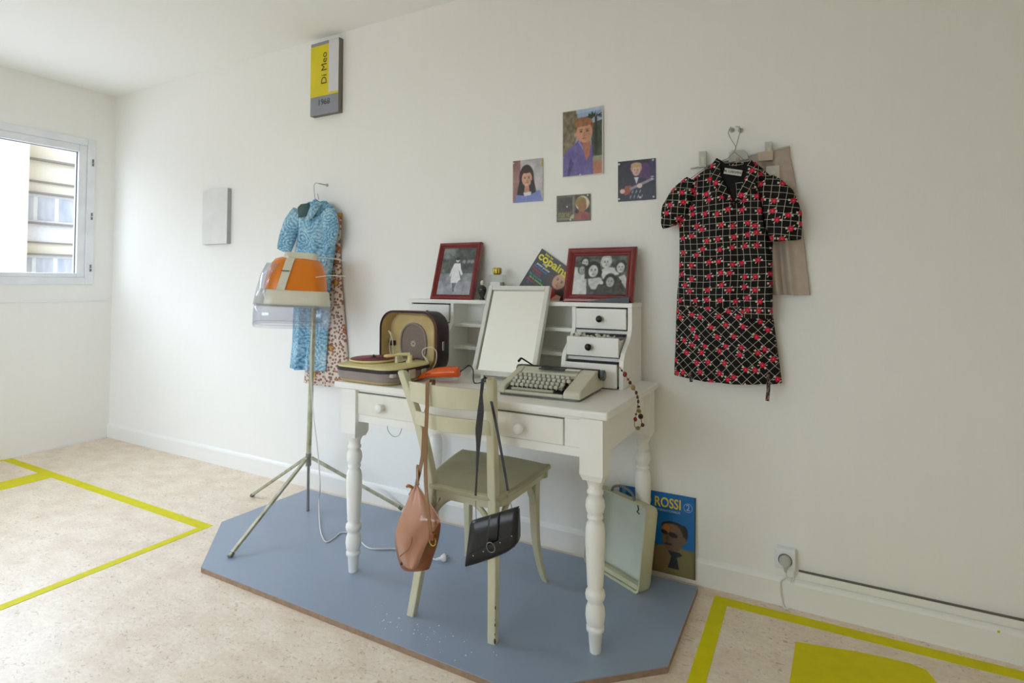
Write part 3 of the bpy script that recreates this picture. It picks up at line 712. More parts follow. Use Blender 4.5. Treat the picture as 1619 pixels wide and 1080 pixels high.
def pic_group(p):
    p.grad((90, 96, 88), (82, 82, 76)); p.blotch(26, 16, seed=5)
    def head(x, y, r, hair=(48, 48, 46), skin=(206, 208, 204), big=1.2):
        p.ell(x, y-r*0.15, r*big/p.a, r*big*1.15, hair); p.face(x, y+r*0.1, r*0.82, skin, (52, 50, 48), (40, 40, 40), (120, 118, 116))
    p.poly([(0.0, 0.28), (0.12, 0.3), (0.25, 0.5), (0.28, 1), (0, 1)], (206, 208, 204)); p.poly([(0.5, 0.40), (0.6, 0.30), (0.85, 0.32), (0.85, 0.48), (0.56, 0.60)], (206, 208, 206))
    p.poly([(0.85, 0.55), (0.95, 0.48), (1, 0.6), (1, 0.85), (0.92, 0.7)], (200, 202, 198))
    head(0.20, 0.17, 0.10, (60, 62, 58)); head(0.16, 0.36, 0.10, (70, 72, 68), (170, 174, 170)); head(0.60, 0.17, 0.12, (190, 192, 186)); head(0.87, 0.30, 0.12, (60, 60, 56))
    p.poly([(0.28, 0.55), (0.45, 0.52), (0.55, 0.6), (0.52, 0.75), (0.44, 0.86), (0.36, 0.86), (0.30, 0.72)], (196, 200, 196))
    p.poly([(0.2, 0.3), (0.3, 0.2), (0.46, 0.2), (0.54, 0.42), (0.52, 0.55), (0.22, 0.6)], (56, 58, 54)); head(0.37, 0.38, 0.15, (44, 44, 42), (212, 214, 212), 1.25)
    p.poly([(0.48, 0.75), (0.6, 0.62), (0.9, 0.62), (0.98, 1), (0.4, 1)], (70, 70, 62)); head(0.70, 0.66, 0.12, (54, 54, 50), (186, 188, 184), 1.35); p.blotch(16, 22, seed=21); p.soften(2)
    p.ell(0.06, 0.9, 0.09, 0.14, (214, 218, 214), 20); p.ell(0.53, 0.68, 0.05, 0.05, (206, 208, 206), 30)
a0 = at(684.5, 475, -0.125); framed('framed_photograph', 'upright red wooden frame with a photo of a woman walking in a white dress', ((3.134, -0.128, HT+0.001), 0.242, 0.292, 0.30, 0.02), 0.027, pic_walk)
framed('framed_photograph', 'wide red wooden frame with a group photo at the right of the hutch', ((3.838, -0.128, HT+0.001), 0.306, 0.242, 0.27, 0.0), 0.036, pic_group)
# flat black item of unknown kind lying along the lower rail of the wide frame
t = thing('flat_black_item', 'flat black item lying against the lower edge of the wide red frame', 'accessory', (4.05, -0.139, HT))
MB().prism([(-0.085, 0.0), (0.085, 0.0), (0.088, 0.026), (0.0, 0.020), (-0.088, 0.004)], -0.006, -0.001, 'y').build('item_body', M['blackplastic'], t, bevel=0.001)

def magazine():
    TL = at(857, 393, -0.0115); BL = at(806, 476, -0.0125)
    side = (TL-BL).normalized(); nrm = Vector((0, -1, 0)); nrm = (nrm-side*nrm.dot(side)).normalized(); xa = side.cross(nrm); xa = -xa if xa.x < 0 else xa
    w, h = 0.225, 0.290
    o = TL-side*h
    up = side; x = xa
    m = frame_mtx(o, x, up)
    t = thing('magazine', 'tilted black music magazine with yellow title behind the wide red frame', 'magazine', mtx=m)
    p = Pic(w, h, 0.0013); p.grad((40, 42, 42), (46, 46, 44)); p.rect(0.3, 0, 1, 0.05, (66, 50, 56))
    p.poly([(0.36, 0.55), (0.42, 0.24), (0.62, 0.16), (1, 0.14), (1, 1), (0.45, 1)], (42, 32, 28)); p.ell(0.70, 0.27, 0.24, 0.20, (58, 36, 28), 20, 0.3); p.ell(0.84, 0.42, 0.10, 0.20, (56, 34, 26), 0, 0.4)
    p.face(0.70, 0.27, 0.105, (206, 154, 114), (50, 30, 24), (40, 24, 20), (176, 84, 66), 12, ry=1.25)
    p.ell(0.62, 0.53, 0.17, 0.12, (176, 26, 38), -20); p.poly([(0.72, 0.62), (0.80, 0.46), (0.90, 0.44), (0.98, 0.7)], (206, 160, 136)); p.poly([(0.5, 0.66), (0.9, 0.6), (1, 1), (0.4, 1)], (196, 150, 128))
    p.soften(1); p.build('cover', t, y=-0.0010, thick=0.003)
    Y = -0.0012; X_, Z_ = (1, 0, 0), (0, 0, 1)
    yel = mat('title_yellow', (226, 214, 20), 0.4); ink = {k: mat('cover_ink_'+k, c, 0.4) for k, c in dict(white=(220, 220, 214), red=(206, 60, 40), teal=(70, 160, 160), green=(150, 200, 90), blue=(80, 120, 200), purple=(160, 60, 110)).items()}
    text('Salut les', 0.014, (0.03, Y, h-0.010), X_, Z_, yel, 'title', t, align='LEFT', bold=0.0004)
    text('copains', 0.056, (0.006, Y, h-0.030), X_, Z_, yel, 'title', t, align='LEFT', bold=0.0016)
    for i, (s, k, x0) in enumerate((('100', 'white', 0.07), ('pages poster', 'white', 0.03), ('des chansons', 'blue', 0.015), ('Françoise', 'red', 0.012), ('et Sylvie', 'purple', 0.03), ('les concerts', 'teal', 0.018), ('de la semaine', 'green', 0.03), ('photos', 'red', 0.02), ('12', 'blue', 0.03))):
        text(s, 0.0150, (x0*0.6, Y, h-0.054-i*0.0140), X_, Z_, ink[k], 'headline', t, align='LEFT', bold=0.0003)
magazine()

def bottles():
    c = at(762.5, 475, -0.105)
    t = thing('perfume_bottle', 'small dark perfume bottle with crystal stopper beside the upright red frame', 'bottle', (c.x, c.y, HT))
    b = MB().lathe([(0.0, 0.012), (0.003, 0.013), (0.010, 0.008), (0.016, 0.010), (0.030, 0.016), (0.046, 0.020), (0.058, 0.019), (0.066, 0.010), (0.070, 0.007)], (0, 0), 20); b.build('body', M['darkglass'], t)
    MB().lathe([(0.070, 0.008), (0.076, 0.009), (0.084, 0.010), (0.090, 0.006), (0.092, 0.002)], (0, 0), 8).build('stopper', M['crystal'], t)
    c = at(786, 452, -0.085)
    t = thing('perfume_bottle', 'square clear perfume bottle with gold cap behind the mirror', 'bottle', (c.x, -0.085, HT))
    MB().box((-0.040, -0.016, 0.0), (0.040, 0.016, 0.118)).build('body', M['clearthin'], t, bevel=0.005)
    MB().box((-0.034, -0.011, 0.006), (0.034, 0.011, 0.085)).build('perfume', mat('pale_perfume', (206, 204, 180), 0.1), t, bevel=0.003)
    MB().box((-0.026, -0.0175, 0.045), (0.026, -0.0165, 0.085)).build('paper_label', M['paper'], t)
    b = MB().lathe([(0.118, 0.016), (0.121, 0.016), (0.123, 0.020), (0.148, 0.0205), (0.151, 0.017)], (0, 0), 20)
    for k in range(10):
        a = 2*PI*k/10; b.box((0.019*math.cos(a)-0.002, 0.019*math.sin(a)-0.002, 0.125), (0.019*math.cos(a)+0.002, 0.019*math.sin(a)+0.002, 0.146))
    b.build('cap', M['gold'], t)
bottles()

# ------------------------------------------------------------------ typewriter
def typewriter():
    FL, FR, BR = Vector((3.772, -0.572, DZ)), Vector((4.082, -0.560, DZ)), Vector((4.088, -0.275, DZ))
    t = thing('typewriter', 'small cream portable typewriter with round-edged keys on the right of the desk', 'typewriter', (FL.x, FL.y, DZ), math.atan2(FR.y-FL.y, FR.x-FL.x))
    w, d = 0.318, 0.268
    # side cheeks and back hood (profile y,z)
    def cheek(xa, xb): return MB().prism([(0.0, 0.008), (0.0, 0.026), (0.012, 0.034), (0.155, 0.070), (0.178, 0.080), (0.255, 0.078), (d, 0.060), (d, 0.008)], xa, xb, 'x')
    b = cheek(0.0, 0.030); b.prism([(0.0, 0.008), (0.0, 0.026), (0.012, 0.034), (0.155, 0.070), (0.178, 0.080), (0.255, 0.078), (d, 0.060), (d, 0.008)], w-0.062, w, 'x')
    b.prism([(0.138, 0.035), (0.150, 0.068), (0.178, 0.080), (0.200, 0.080), (0.200, 0.035)], 0.030, w-0.062, 'x')
    b.box((0.03, 0.238, 0.008), (w-0.062, d, 0.066)); b.box((0.03, 0.0, 0.008), (w-0.062, 0.014, 0.020)); b.build('body_shell', M['type'], t, bevel=0.005, seg=3)
    MB().prism([(x, y) for x, y in rrect(0.004, w-0.004, 0.004, d-0.004, 0.02)], 0.0, 0.010, 'z').build('base_tray', M['greyplastic'], t)
    MB().prism([(0.014, 0.010), (0.014, 0.020), (0.140, 0.052), (0.140, 0.010)], 0.030, w-0.062, 'x').build('key_well', M['typedark'], t)
    MB().box((0.03, 0.196, 0.03), (w-0.06, 0.24, 0.060)).build('carriage_well', M['typedark'], t)
    k = MB().box((0.10, 0.150, 0.078), (0.20, 0.190, 0.0825)); k.build('ribbon_cover', M['typedark'], t, bevel=0.001)
    MB().box((0.205, 0.155, 0.079), (0.262, 0.180, 0.0835)).build('label_plate', M['ivory'], t, bevel=0.001)
    # four rows of keys
    for r in range(4):
        y = 0.038+r*0.0245; z = 0.036+r*0.0082
        n = (11, 12, 12, 11)[r]
        for i in range(n):
            x = 0.044+i*0.0188+(0.004, 0.0, -0.004, 0.002)[r]
            if x > w-0.070: continue
            q = MB(); q.loft([[(x+a*s, y+c*s*0.95, z+h) for a, c in rrect(-0.0074, 0.0074, -0.0082, 0.0082, 0.003, 3)] for h, s in ((-0.004, 1.02), (0.004, 1.0), (0.0065, 0.88))], smooth=True)
            q.tube([(x, y, z-0.012), (x, y, z-0.003)], 0.002, 6); q.build('key', M['key'], t)
    q = MB().box((0.052, 0.014, 0.020), (w-0.105, 0.026, 0.029)); q.build('space_bar', M['key'], t, bevel=0.002)
    q = MB().box((w-0.088, 0.024, 0.030), (w-0.072, 0.046, 0.040)); q.build('key', M['greyplastic'], t, bevel=0.002)
    # platen, knobs, carriage-return lever
    q = MB().lathe([(-0.004, 0.017), (w+0.002, 0.017)], (0.218, 0.066), 20, 'x'); q.build('platen', M['blackplastic'], t)
    for xa in (w+0.002, -0.022): MB().lathe([(xa, 0.010), (xa+0.004, 0.019), (xa+0.017, 0.020), (xa+0.02, 0.015)], (0.218, 0.062), 18, 'x').build('platen_knob', mat('knob_green_grey', (86, 98, 90), 0.4), t)
    rw = t.rotation_euler.z
    def loc(P):
        v = P-Vector((FL.x, FL.y, DZ)); return Vector((v.x*math.cos(-rw)-v.y*math.sin(-rw), v.x*math.sin(-rw)+v.y*math.cos(-rw), v.z))
    A1 = loc(at(846, 580, -0.36)); A2 = loc(at(825, 566.5, -0.41)); A3 = loc(at(820, 571, -0.43))
    MB().tube([A1, A2, A2+Vector((-0.004, -0.002, -0.001)), A3], [0.0030, 0.0032, 0.0045, 0.0050], 8).build('return_lever', M['blackplastic'], t)
    A4 = loc(at(930, 589, -0.36)); MB().bar(A4, A4+Vector((0.03, -0.0, 0.002)), 0.008, 0.004).build('margin_lever', M['blackplastic'], t)
typewriter()

# ------------------------------------------------------------------ record player and its lid
def ring_at(pts, z, k=1.0, cx=0, cy=0): return [(cx+(p[0]-cx)*k, cy+(p[1]-cy)*k, z) for p in pts]
def player():
    ox, oy = 3.197, -0.522
    t = thing('record_player', 'portable record player with maroon turntable and cream arm at the left of the desk', 'record player', (ox, oy, DZ), math.radians(-2))
    O = rrect(-0.168, 0.168, -0.143, 0.143, 0.075, 8)
    b = MB().loft([ring_at(O, z, k) for z, k in ((0.0, 0.84), (0.004, 0.90), (0.012, 0.94))]); b.build('foot_plate', M['cream'], t)
    b = MB().loft([ring_at(O, z, k) for z, k in ((0.012, 0.94), (0.022, 0.975), (0.030, 0.985), (0.032, 0.975), (0.034, 0.985), (0.048, 1.0))]); b.build('case_body', M['mauve'], t)
    b = MB().loft([ring_at(O, z, k) for z, k in ((0.048, 1.003), (0.062, 1.003))]); b.build('case_band', M['brownblack'], t)
    b = MB().loft([ring_at(O, z, k) for z, k in ((0.062, 0.985), (0.067, 0.985), (0.069, 0.96), (0.069, 0.5))]); b.build('deck', M['creamplastic'], t)
    cx, cy = -0.072, 0.012
    MB().lathe([(0.069, 0.086), (0.076, 0.101), (0.080, 0.101), (0.081, 0.098)], (cx, cy), 40).build('platter', M['creamplastic'], t)
    m = MB().lathe([(0.081, 0.096), (0.083, 0.095), (0.083, 0.030), (0.0845, 0.029), (0.0845, 0.012)], (cx, cy), 40); m.build('turntable_mat', M['maroonmat'], t)
    MB().lathe([(0.084, 0.013), (0.088, 0.012), (0.090, 0.004), (0.096, 0.003), (0.097, 0.001)], (cx, cy), 16).build('spindle', M['brownblack'], t)
    # tone arm: pivot, tube, head shell
    def loc(P):
        v = P-Vector((ox, oy, DZ)); a = math.radians(2); return Vector((v.x*math.cos(a)-v.y*math.sin(a), v.x*math.sin(a)+v.y*math.cos(a), v.z))
    pv = loc(atz(648, 560, DZ+0.103)); hd = loc(atz(611, 563, DZ+0.098))
    arm = t_arm = MB().tube([pv, pv.lerp(hd, 0.5)+Vector((0, 0, 0.003)), hd.lerp(pv, 0.30)], [0.011, 0.0075, 0.007], 8, flat=(1, 0.7)); arm = arm.build('tone_arm', M['creamplastic'], t)
    MB().tube([hd.lerp(pv, 0.34), hd, hd+(hd-pv)*0.12], [0.009, 0.012, 0.006], 8, flat=(1, 0.6)).build('head_shell', mat('pale_pink_plastic', (230, 196, 150), 0.4), arm)
    MB().lathe([(0.069, 0.017), (0.075, 0.016), (0.078, 0.010), (0.100, 0.010)], (pv.x, pv.y), 16).build('arm_pivot', M['creamplastic'], t)
    pr = pv.lerp(hd, 0.55); MB().box((pr.x-0.006, pr.y-0.006, 0.069), (pr.x+0.006, pr.y+0.006, 0.097)).build('arm_rest', M['ivory'], t)
    pts = [loc(atz(x, y, DZ+0.069)) for x, y in ((629, 574), (655, 567), (662, 566), (652, 571))]
    MB().prism([(p.x, p.y) for p in pts], 0.0690, 0.0702, 'z').build('deck_recess', mat('olive_recess', (74, 66, 40), 0.7), t)
    for x, y in ((0.147, -0.112), ): MB().box((x-0.014, y-0.010, 0.034), (x+0.014, y+0.012, 0.050)).build('clasp', M['chrome'], t, bevel=0.003)
    MB().box((0.1655, -0.04, 0.020), (0.174, 0.0, 0.056)).build('clasp', M['olddull'], t, bevel=0.003)
    MB().box((0.1660, 0.04, 0.020), (0.172, 0.07, 0.050)).build('clasp', M['olddull'], t, bevel=0.003)
player()
def lid():
    x0, x1, z1 = 3.044, 3.374, 1.066
    ox, oy = (x0+x1)/2, -0.338
    t = thing('speaker_lid', 'open brown record player lid with cream lining and oval speaker standing behind the player', 'speaker', (ox, oy, DZ), math.radians(-3))
    hw = (x1-x0)/2; h = z1-DZ
    O = rrect(-hw, hw, 0.0, h, 0.080, 8); I = rrect(-hw+0.009, hw-0.009, 0.009, h-0.009, 0.073, 8)
    def rg(P, y, k=1.0): return [(p[0]*k, y, h/2+(p[1]-h/2)*k) for p in P]
    yf, yb = -0.045, 0.055
    b = MB().loft([rg(I, yf+0.002), rg(O, yf), rg(O, yf+0.02, 1.005), rg(O, yb-0.012, 0.985), rg(O, yb, 0.93)], cap=False); b._add(rg(O, yb, 0.93), [tuple(range(len(O)))]); b.build('shell', M['brownblack'], t)
    b = MB().loft([rg(O, yf-0.002, 1.002), rg(O, yf+0.004, 1.002)], cap=False); b.build('rim', mat('rim_maroon', (104, 50, 44), 0.4), t, solid=0.002)
    b = MB().loft([rg(I, yf), rg(I, 0.012, 0.97)], cap=False); b._add(rg(I, 0.012, 0.97), [tuple(range(len(I)-1, -1, -1))]); b.build('lining', M['cream'], t)
    P = rrect(-hw+0.035, hw-0.055, 0.02, h-0.02, 0.06, 6); MB().prism(P, 0.004, 0.012, 'y').build('speaker_panel', M['cream'], t, bevel=0.002)
    # oval grille with rim and centre star
    cx, cz = -0.004, h*0.47; el = lambda a, c, y: [(cx+a*math.cos(2*PI*k/36)*(1 if abs(math.cos(2*PI*k/36)) < 2 else 1), y, cz+c*math.copysign(abs(math.sin(2*PI*k/36))**0.8, math.sin(2*PI*k/36))) for k in range(36)]
    b = MB().loft([el(0.077, 0.094, 0.004), el(0.077, 0.094, -0.004), el(0.070, 0.086, -0.004), el(0.070, 0.086, 0.002)], cap=False); b.build('speaker_rim', M['mauve'], t)
    MB()._add(el(0.071, 0.087, 0.001), [tuple(range(35, -1, -1))]).build('speaker_grille', M['grille'], t)
    b = MB()
    for k in range(10):
        a = 2*PI*k/10; b.bar((cx+0.006*math.cos(a), -0.001, cz+0.006*math.sin(a)), (cx+0.015*math.cos(a), -0.001, cz+0.015*math.sin(a)), 0.003, 0.002, (0, 1, 0))
    b.build('badge', M['ivory'], t)
    # little stowed cable and its bracket at the left
    b = MB().box((-hw+0.022, -0.012, h*0.42), (-hw+0.052, 0.006, h*0.50)); b.build('bracket', M['brownblack'], t, bevel=0.002)
    c = smooth([(-hw+0.036, -0.012, h*0.25), (-hw+0.030, -0.015, h*0.42), (-hw+0.045, -0.02, h*0.60), (-hw+0.028, -0.02, h*0.66), (-hw+0.05, -0.018, h*0.52), (-hw+0.052, -0.012, h*0.26)], 6)
    MB().tube(c, 0.0022, 6).build('stowed_cable', M['ivory'], t)
    def loc(P):
        v = P-Vector((ox, oy, DZ)); a = math.radians(3); return Vector((v.x*math.cos(a)-v.y*math.sin(a), v.x*math.sin(a)+v.y*math.cos(a), v.z))
    c = [at(678, 596, -0.41), at(678, 578, -0.41), at(668, 560, -0.41), at(670, 552, -0.405), at(682, 549, -0.405), at(690, 557, -0.405), at(688, 575, -0.405), at(678, 588, -0.41), at(676, 570, -0.41), at(668, 562, -0.41)]
    MB().tube([loc(p) for p in smooth(c, 6)], 0.0019, 6).build('loose_cable', M['ivory'], t)
    MB().box((hw-0.001, -0.012, h*0.40), (hw+0.006, 0.002, h*0.54)).build('clasp', M['chrome'], t, bevel=0.002)
    MB().box((-hw-0.010, -0.03, h*0.42), (-hw+0.002, -0.018, h*0.46)).build('clasp', M['blackplastic'], t, bevel=0.002)
lid()

def hand_dryer():
    a = atz(650, 606, DZ+0.018); c = atz(722, 592, DZ+0.027)
    a = Vector((3.375, -0.515, DZ+0.016)); c = Vector((3.560, -0.360, DZ+0.034))
    a = at(652, 603, -0.50); a.z = max(a.z, DZ+0.008); c = at(724, 588, -0.44)
    t = thing('hair_dryer', 'orange hand-held hair dryer lying on the desk behind the chair back', 'hair dryer', (a.x, a.y, DZ))
    def L(p): return Vector(p)-Vector((a.x, a.y, DZ))
    pts = [L(a.lerp(c, k)+Vector((0, 0, dz))) for k, dz in ((0, 0), (0.18, 0.004), (0.35, 0.009), (0.55, 0.010), (0.8, 0.006), (1, 0.0), (1.04, -0.001))]
    pts = [Vector((p.x, p.y, max(p.z, r*0.8+0.001))) for p, r in zip(pts, (0.006, 0.011, 0.018, 0.025, 0.028, 0.027, 0.020))]
    MB().tube(smooth(pts, 4), lerp_list([0.005, 0.010, 0.017, 0.025, 0.028, 0.027, 0.020], len(smooth(pts, 4))), 14, flat=(1.1, 0.80)).build('body', M['orange2'], t)
    q = pts[3]; MB().tube([p+Vector((0.0, -0.021, 0.002)) for p in pts[2:6]], 0.003, 6).build('seam', mat('dark_orange', (150, 60, 10), 0.5), t)
    e = L(c+(c-a)*0.05); k = [e, L(at(735, 582, -0.43)), L(at(742, 578, -0.42)), L(at(748, 585, -0.42)), L(at(750, 601, -0.43))]; k[-1].z = 0.004; k.append(Vector((k[-1].x+0.02, k[-1].y+0.05, 0.004)))
    MB().tube(smooth(k, 6), 0.0027, 6).build('cord', M['blackplastic'], t)
hand_dryer()

# ------------------------------------------------------------------ necklaces
def necklaces():
    cols = {'red': mat('red_bead', (150, 34, 36), 0.3), 'brown': mat('brown_bead', (78, 40, 30), 0.35), 'gold': mat('golden_bead', (152, 130, 72), 0.4), 'dark': mat('dark_bead', (60, 24, 24), 0.35)}
    Y = -0.30
    path = [(981, 583), (988, 592), (993, 600), (998, 606), (1002, 614), (1006, 621), (1009, 628), (1009.5, 636), (1008, 641)]
    o = at(1000, 610, Y); t = thing('bead_necklace', 'red and brown bead necklace hanging out of the lowest hutch drawer', 'necklace', o)
    def Lc(px, py, y=None):
        if y is None: y = -0.275-0.095*min(1, max(0, (py-583)/42))
        return at(px, py, y)-o
    P = smooth([Lc(978, 580, -0.272)]+[Lc(*p) for p in path], 3)
    loop1 = smooth([Lc(1008, 641), Lc(1007, 649), Lc(1006, 655), Lc(1004, 663), Lc(1003, 672), Lc(1006, 677), Lc(1011, 676), Lc(1015, 671), Lc(1013, 660), Lc(1012, 652), Lc(1009, 643)], 3)
    MB().tube(P+loop1, 0.0014, 6).build('string', M['brownbag2'], t)
    seq = [(988, 592, .0085, 'red', 1.2), (993, 600, .005, 'red', 1), (996, 605, .006, 'dark', 1.2), (1001, 613, .0085, 'gold', 1.2), (1006, 621, .005, 'brown', 1.5), (1008, 628, .0045, 'brown', 1.5), (1009, 635, .0045, 'brown', 1.6),
           (1010, 643, .0050, 'dark', 0.8), (1010.5, 650, .0080, 'gold', .9), (1005.5, 655, .004, 'brown', 1), (1004.5, 663, .0070, 'red', 1.2), (1013, 658.5, .0095, 'dark', 1), (1016, 672, .0070, 'brown', 1), (1008.5, 677, .0085, 'gold', .85), (983, 586, .004, 'dark', 1)]
    for x, y, r, c, q in seq: MB().ball(Lc(x, y), r, 12, (1, 1, q)).build('bead', cols[c], t)
    # clear glass beads lying in the open middle drawer
    o = Vector((4.02, -0.236, 0.923)); t = thing('bead_necklace', 'pale glass bead necklace lying in the half open hutch drawer', 'necklace', o)
    rs = random.Random(4); pearl = mat('pale_glass_bead', (206, 204, 190), 0.12)
    for k in range(46):
        x = -0.094+0.165*k/45; r = rs.uniform(0.005, 0.0085)
        MB().ball((x, rs.uniform(-0.002, 0.045), rs.uniform(0.050, 0.062)*(1.06 if k < 12 else 1)), r, 8).build('bead', pearl, t)
    MB().tube([(-0.094+0.165*k/20, 0.015+0.012*math.sin(k*1.7), 0.048+0.004*math.sin(k*2.3)) for k in range(21)], 0.0012, 5).build('string', M['steel'], t)
    MB().box((-0.092, -0.004, 0.0), (0.092, 0.045, 0.044)).build('lining', M['beige'], t)
necklaces()

# ------------------------------------------------------------------ chair
def chair():
    o = Vector((3.695, -0.53, PZ))
    t = thing('chair', 'worn sage green bentwood chair with its back to the viewer at the desk', 'chair', o)
    L = lambda x, y, z: Vector((x, y, z))-o
    SZ = 0.482
    # rear legs running up into the back posts
    for pts in ([(3.531, -0.745, PZ), (3.553, -0.722, 0.20), (3.578, -0.700, 0.42), (3.580, -0.704, 0.50), (3.548, -0.728, 0.68), (3.497, -0.765, 0.872)],
                [(3.858, -0.738, PZ), (3.850, -0.722, 0.20), (3.838, -0.702, 0.42), (3.838, -0.706, 0.50), (3.848, -0.730, 0.68), (3.866, -0.768, 0.878)]):
        S = smooth(pts, 6); b = MB(); n = len(S); rings = []
        for i, p in enumerate(S):
            w = 0.0145+0.0015*math.sin(PI*i/n); d = 0.013+0.003*math.sin(PI*i/n)
            q = L(*p); rings.append([(q.x-w, q.y-d, q.z), (q.x+w, q.y-d, q.z), (q.x+w, q.y+d, q.z), (q.x-w, q.y+d, q.z)])
        q = L(*S[-1]); rings.append([(q.x+a*0.011, q.y+c*0.010-0.001, q.z+0.006) for a, c in ((-1, -1), (1, -1), (1, 1), (-1, 1))])
        b.loft(rings, smooth=False); leg = b.build('rear_leg', M['sage'], t, bevel=0.004, seg=3)
    c = MB()
    for z, k in ((0.034, 1.6), (0.055, 0.7), (0.083, 1.0), (0.099, 0.5), (0.135, 1.1), (0.150, 0.4)):
        x = 3.8722-0.035*(z-PZ)/0.9; yy = -0.738+0.016*(z-PZ)/0.18
        c.ball(L(x, yy-0.0125, z), 0.0034*k, 8, (0.7, 0.5, 1.7))
    c.build('paint_chip', M['sagechip'], t)
    # front legs, slightly sabre shaped
    for pts in ([(3.850, -0.315, PZ), (3.838, -0.325, 0.06), (3.822, -0.345, 0.18), (3.818, -0.352, 0.34), (3.818, -0.355, 0.462)],
                [(3.468, -0.290, PZ), (3.480, -0.305, 0.06), (3.496, -0.328, 0.18), (3.500, -0.338, 0.34), (3.500, -0.34, 0.462)]):
        S = smooth(pts, 5); n = len(S); rings = []
        for i, p in enumerate(S):
            k = i/(n-1); w = 0.010+0.010*k**1.5; q = L(*p); rings.append([(q.x-w, q.y-w, q.z), (q.x+w, q.y-w, q.z), (q.x+w, q.y+w, q.z), (q.x-w, q.y+w, q.z)])
        MB().loft(rings, smooth=False).build('front_leg', M['sage'], t, bevel=0.004, seg=3)
        q = L(*pts[-1]); sg = -1 if q.x > 0 else 1
        MB().prism([(q.x+sg*0.018, 0.440), (q.x+sg*0.018, 0.33), (q.x+sg*0.030, 0.36), (q.x+sg*0.05, 0.415), (q.x+sg*0.066, 0.440)], q.y-0.012, q.y+0.012, 'y').build('corner_bracket', M['sage'], t, bevel=0.003)
    # seat: rounded trapezoid
    def seat_outline(k=0.0):
        base = [(3.565+k, -0.700+k), (3.615, -0.722+k), (3.80, -0.722+k), (3.858-k, -0.700+k), (3.876-k, -0.62), (3.872-k, -0.345), (3.848, -0.318-k), (3.66, -0.300-k), (3.482, -0.312-k), (3.456+k, -0.342), (3.51+k, -0.58)]
        P = smooth(base+[base[0]], 4)[:-1] if False else None
        V = [Vector((x, y, 0)) for x, y in base]; out = []; n = len(V)
        for i in range(n):
            a, b_, c_, d = V[i-1], V[i], V[(i+1) % n], V[(i+2) % n]
            for j in range(4):
                u = j/4; out.append(0.5*((2*b_)+(c_-a)*u+(2*a-5*b_+4*c_-d)*u*u+(3*b_-a-3*c_+d)*u**3))
        return [(p.x-o.x, p.y-o.y) for p in out]
    s0, s1 = seat_outline(0.0), seat_outline(0.012)
    zz = SZ-PZ
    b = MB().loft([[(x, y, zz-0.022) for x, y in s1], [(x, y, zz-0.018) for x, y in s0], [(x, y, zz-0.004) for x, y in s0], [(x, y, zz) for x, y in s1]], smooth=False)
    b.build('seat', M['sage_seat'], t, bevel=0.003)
    rim = seat_outline(0.018); rin = seat_outline(0.038)
    n = len(rim); b = MB().loft([[(x, y, zz-0.050) for x, y in rim], [(x, y, zz-0.022) for x, y in rim], [(x, y, zz-0.022) for x, y in rin], [(x, y, zz-0.050) for x, y in rin], [(x, y, zz-0.050) for x, y in rim]], smooth=False, cap=False)
    b.build('seat_rim', M['sage'], t)
    # bentwood arches between the legs
    def arch(p, q, z0, z1, zt, nm='brace_arch'):
        P, Q = Vector(p), Vector(q); pts = []
        for k in range(17):
            u = k/16; v = P.lerp(Q, u); z = z0+(z1-z0)*0 + (zt-z0)*math.sin(PI*u)**0.55; pts.append(L(v.x, v.y, z))
        MB().tube(pts, 0.0105, 10, flat=(1, 0.9)).build(nm, M['sage'], t)
    arch((3.580, -0.695), (3.834, -0.695), 0.335, 0.335, 0.449)
    arch((3.845, -0.68), (3.820, -0.365), 0.335, 0.335, 0.449)
    arch((3.575, -0.68), (3.505, -0.35), 0.335, 0.335, 0.449)
    # two bowed back slats
    for (z0, z1, pl, pr) in ((0.772, 0.842, (3.522, -0.752), (3.858, -0.756)), (0.690, 0.738, (3.538, -0.738), (3.852, -0.742))):
        rings = []
        for k in range(19):
            u = k/18; x = pl[0]+(pr[0]-pl[0])*u; y = pl[1]+(pr[1]-pl[1])*u-0.040*math.sin(PI*u); dz = 0.004*math.sin(PI*u)
            th = 0.0065; rings.append([L(x, y-th, z0), L(x, y+th, z0), L(x, y+th-0.006, z1+dz), L(x, y-th-0.006, z1+dz)])
        MB().loft(rings, smooth=False).build('back_slat', M['sage'], t, bevel=0.003)
chair()

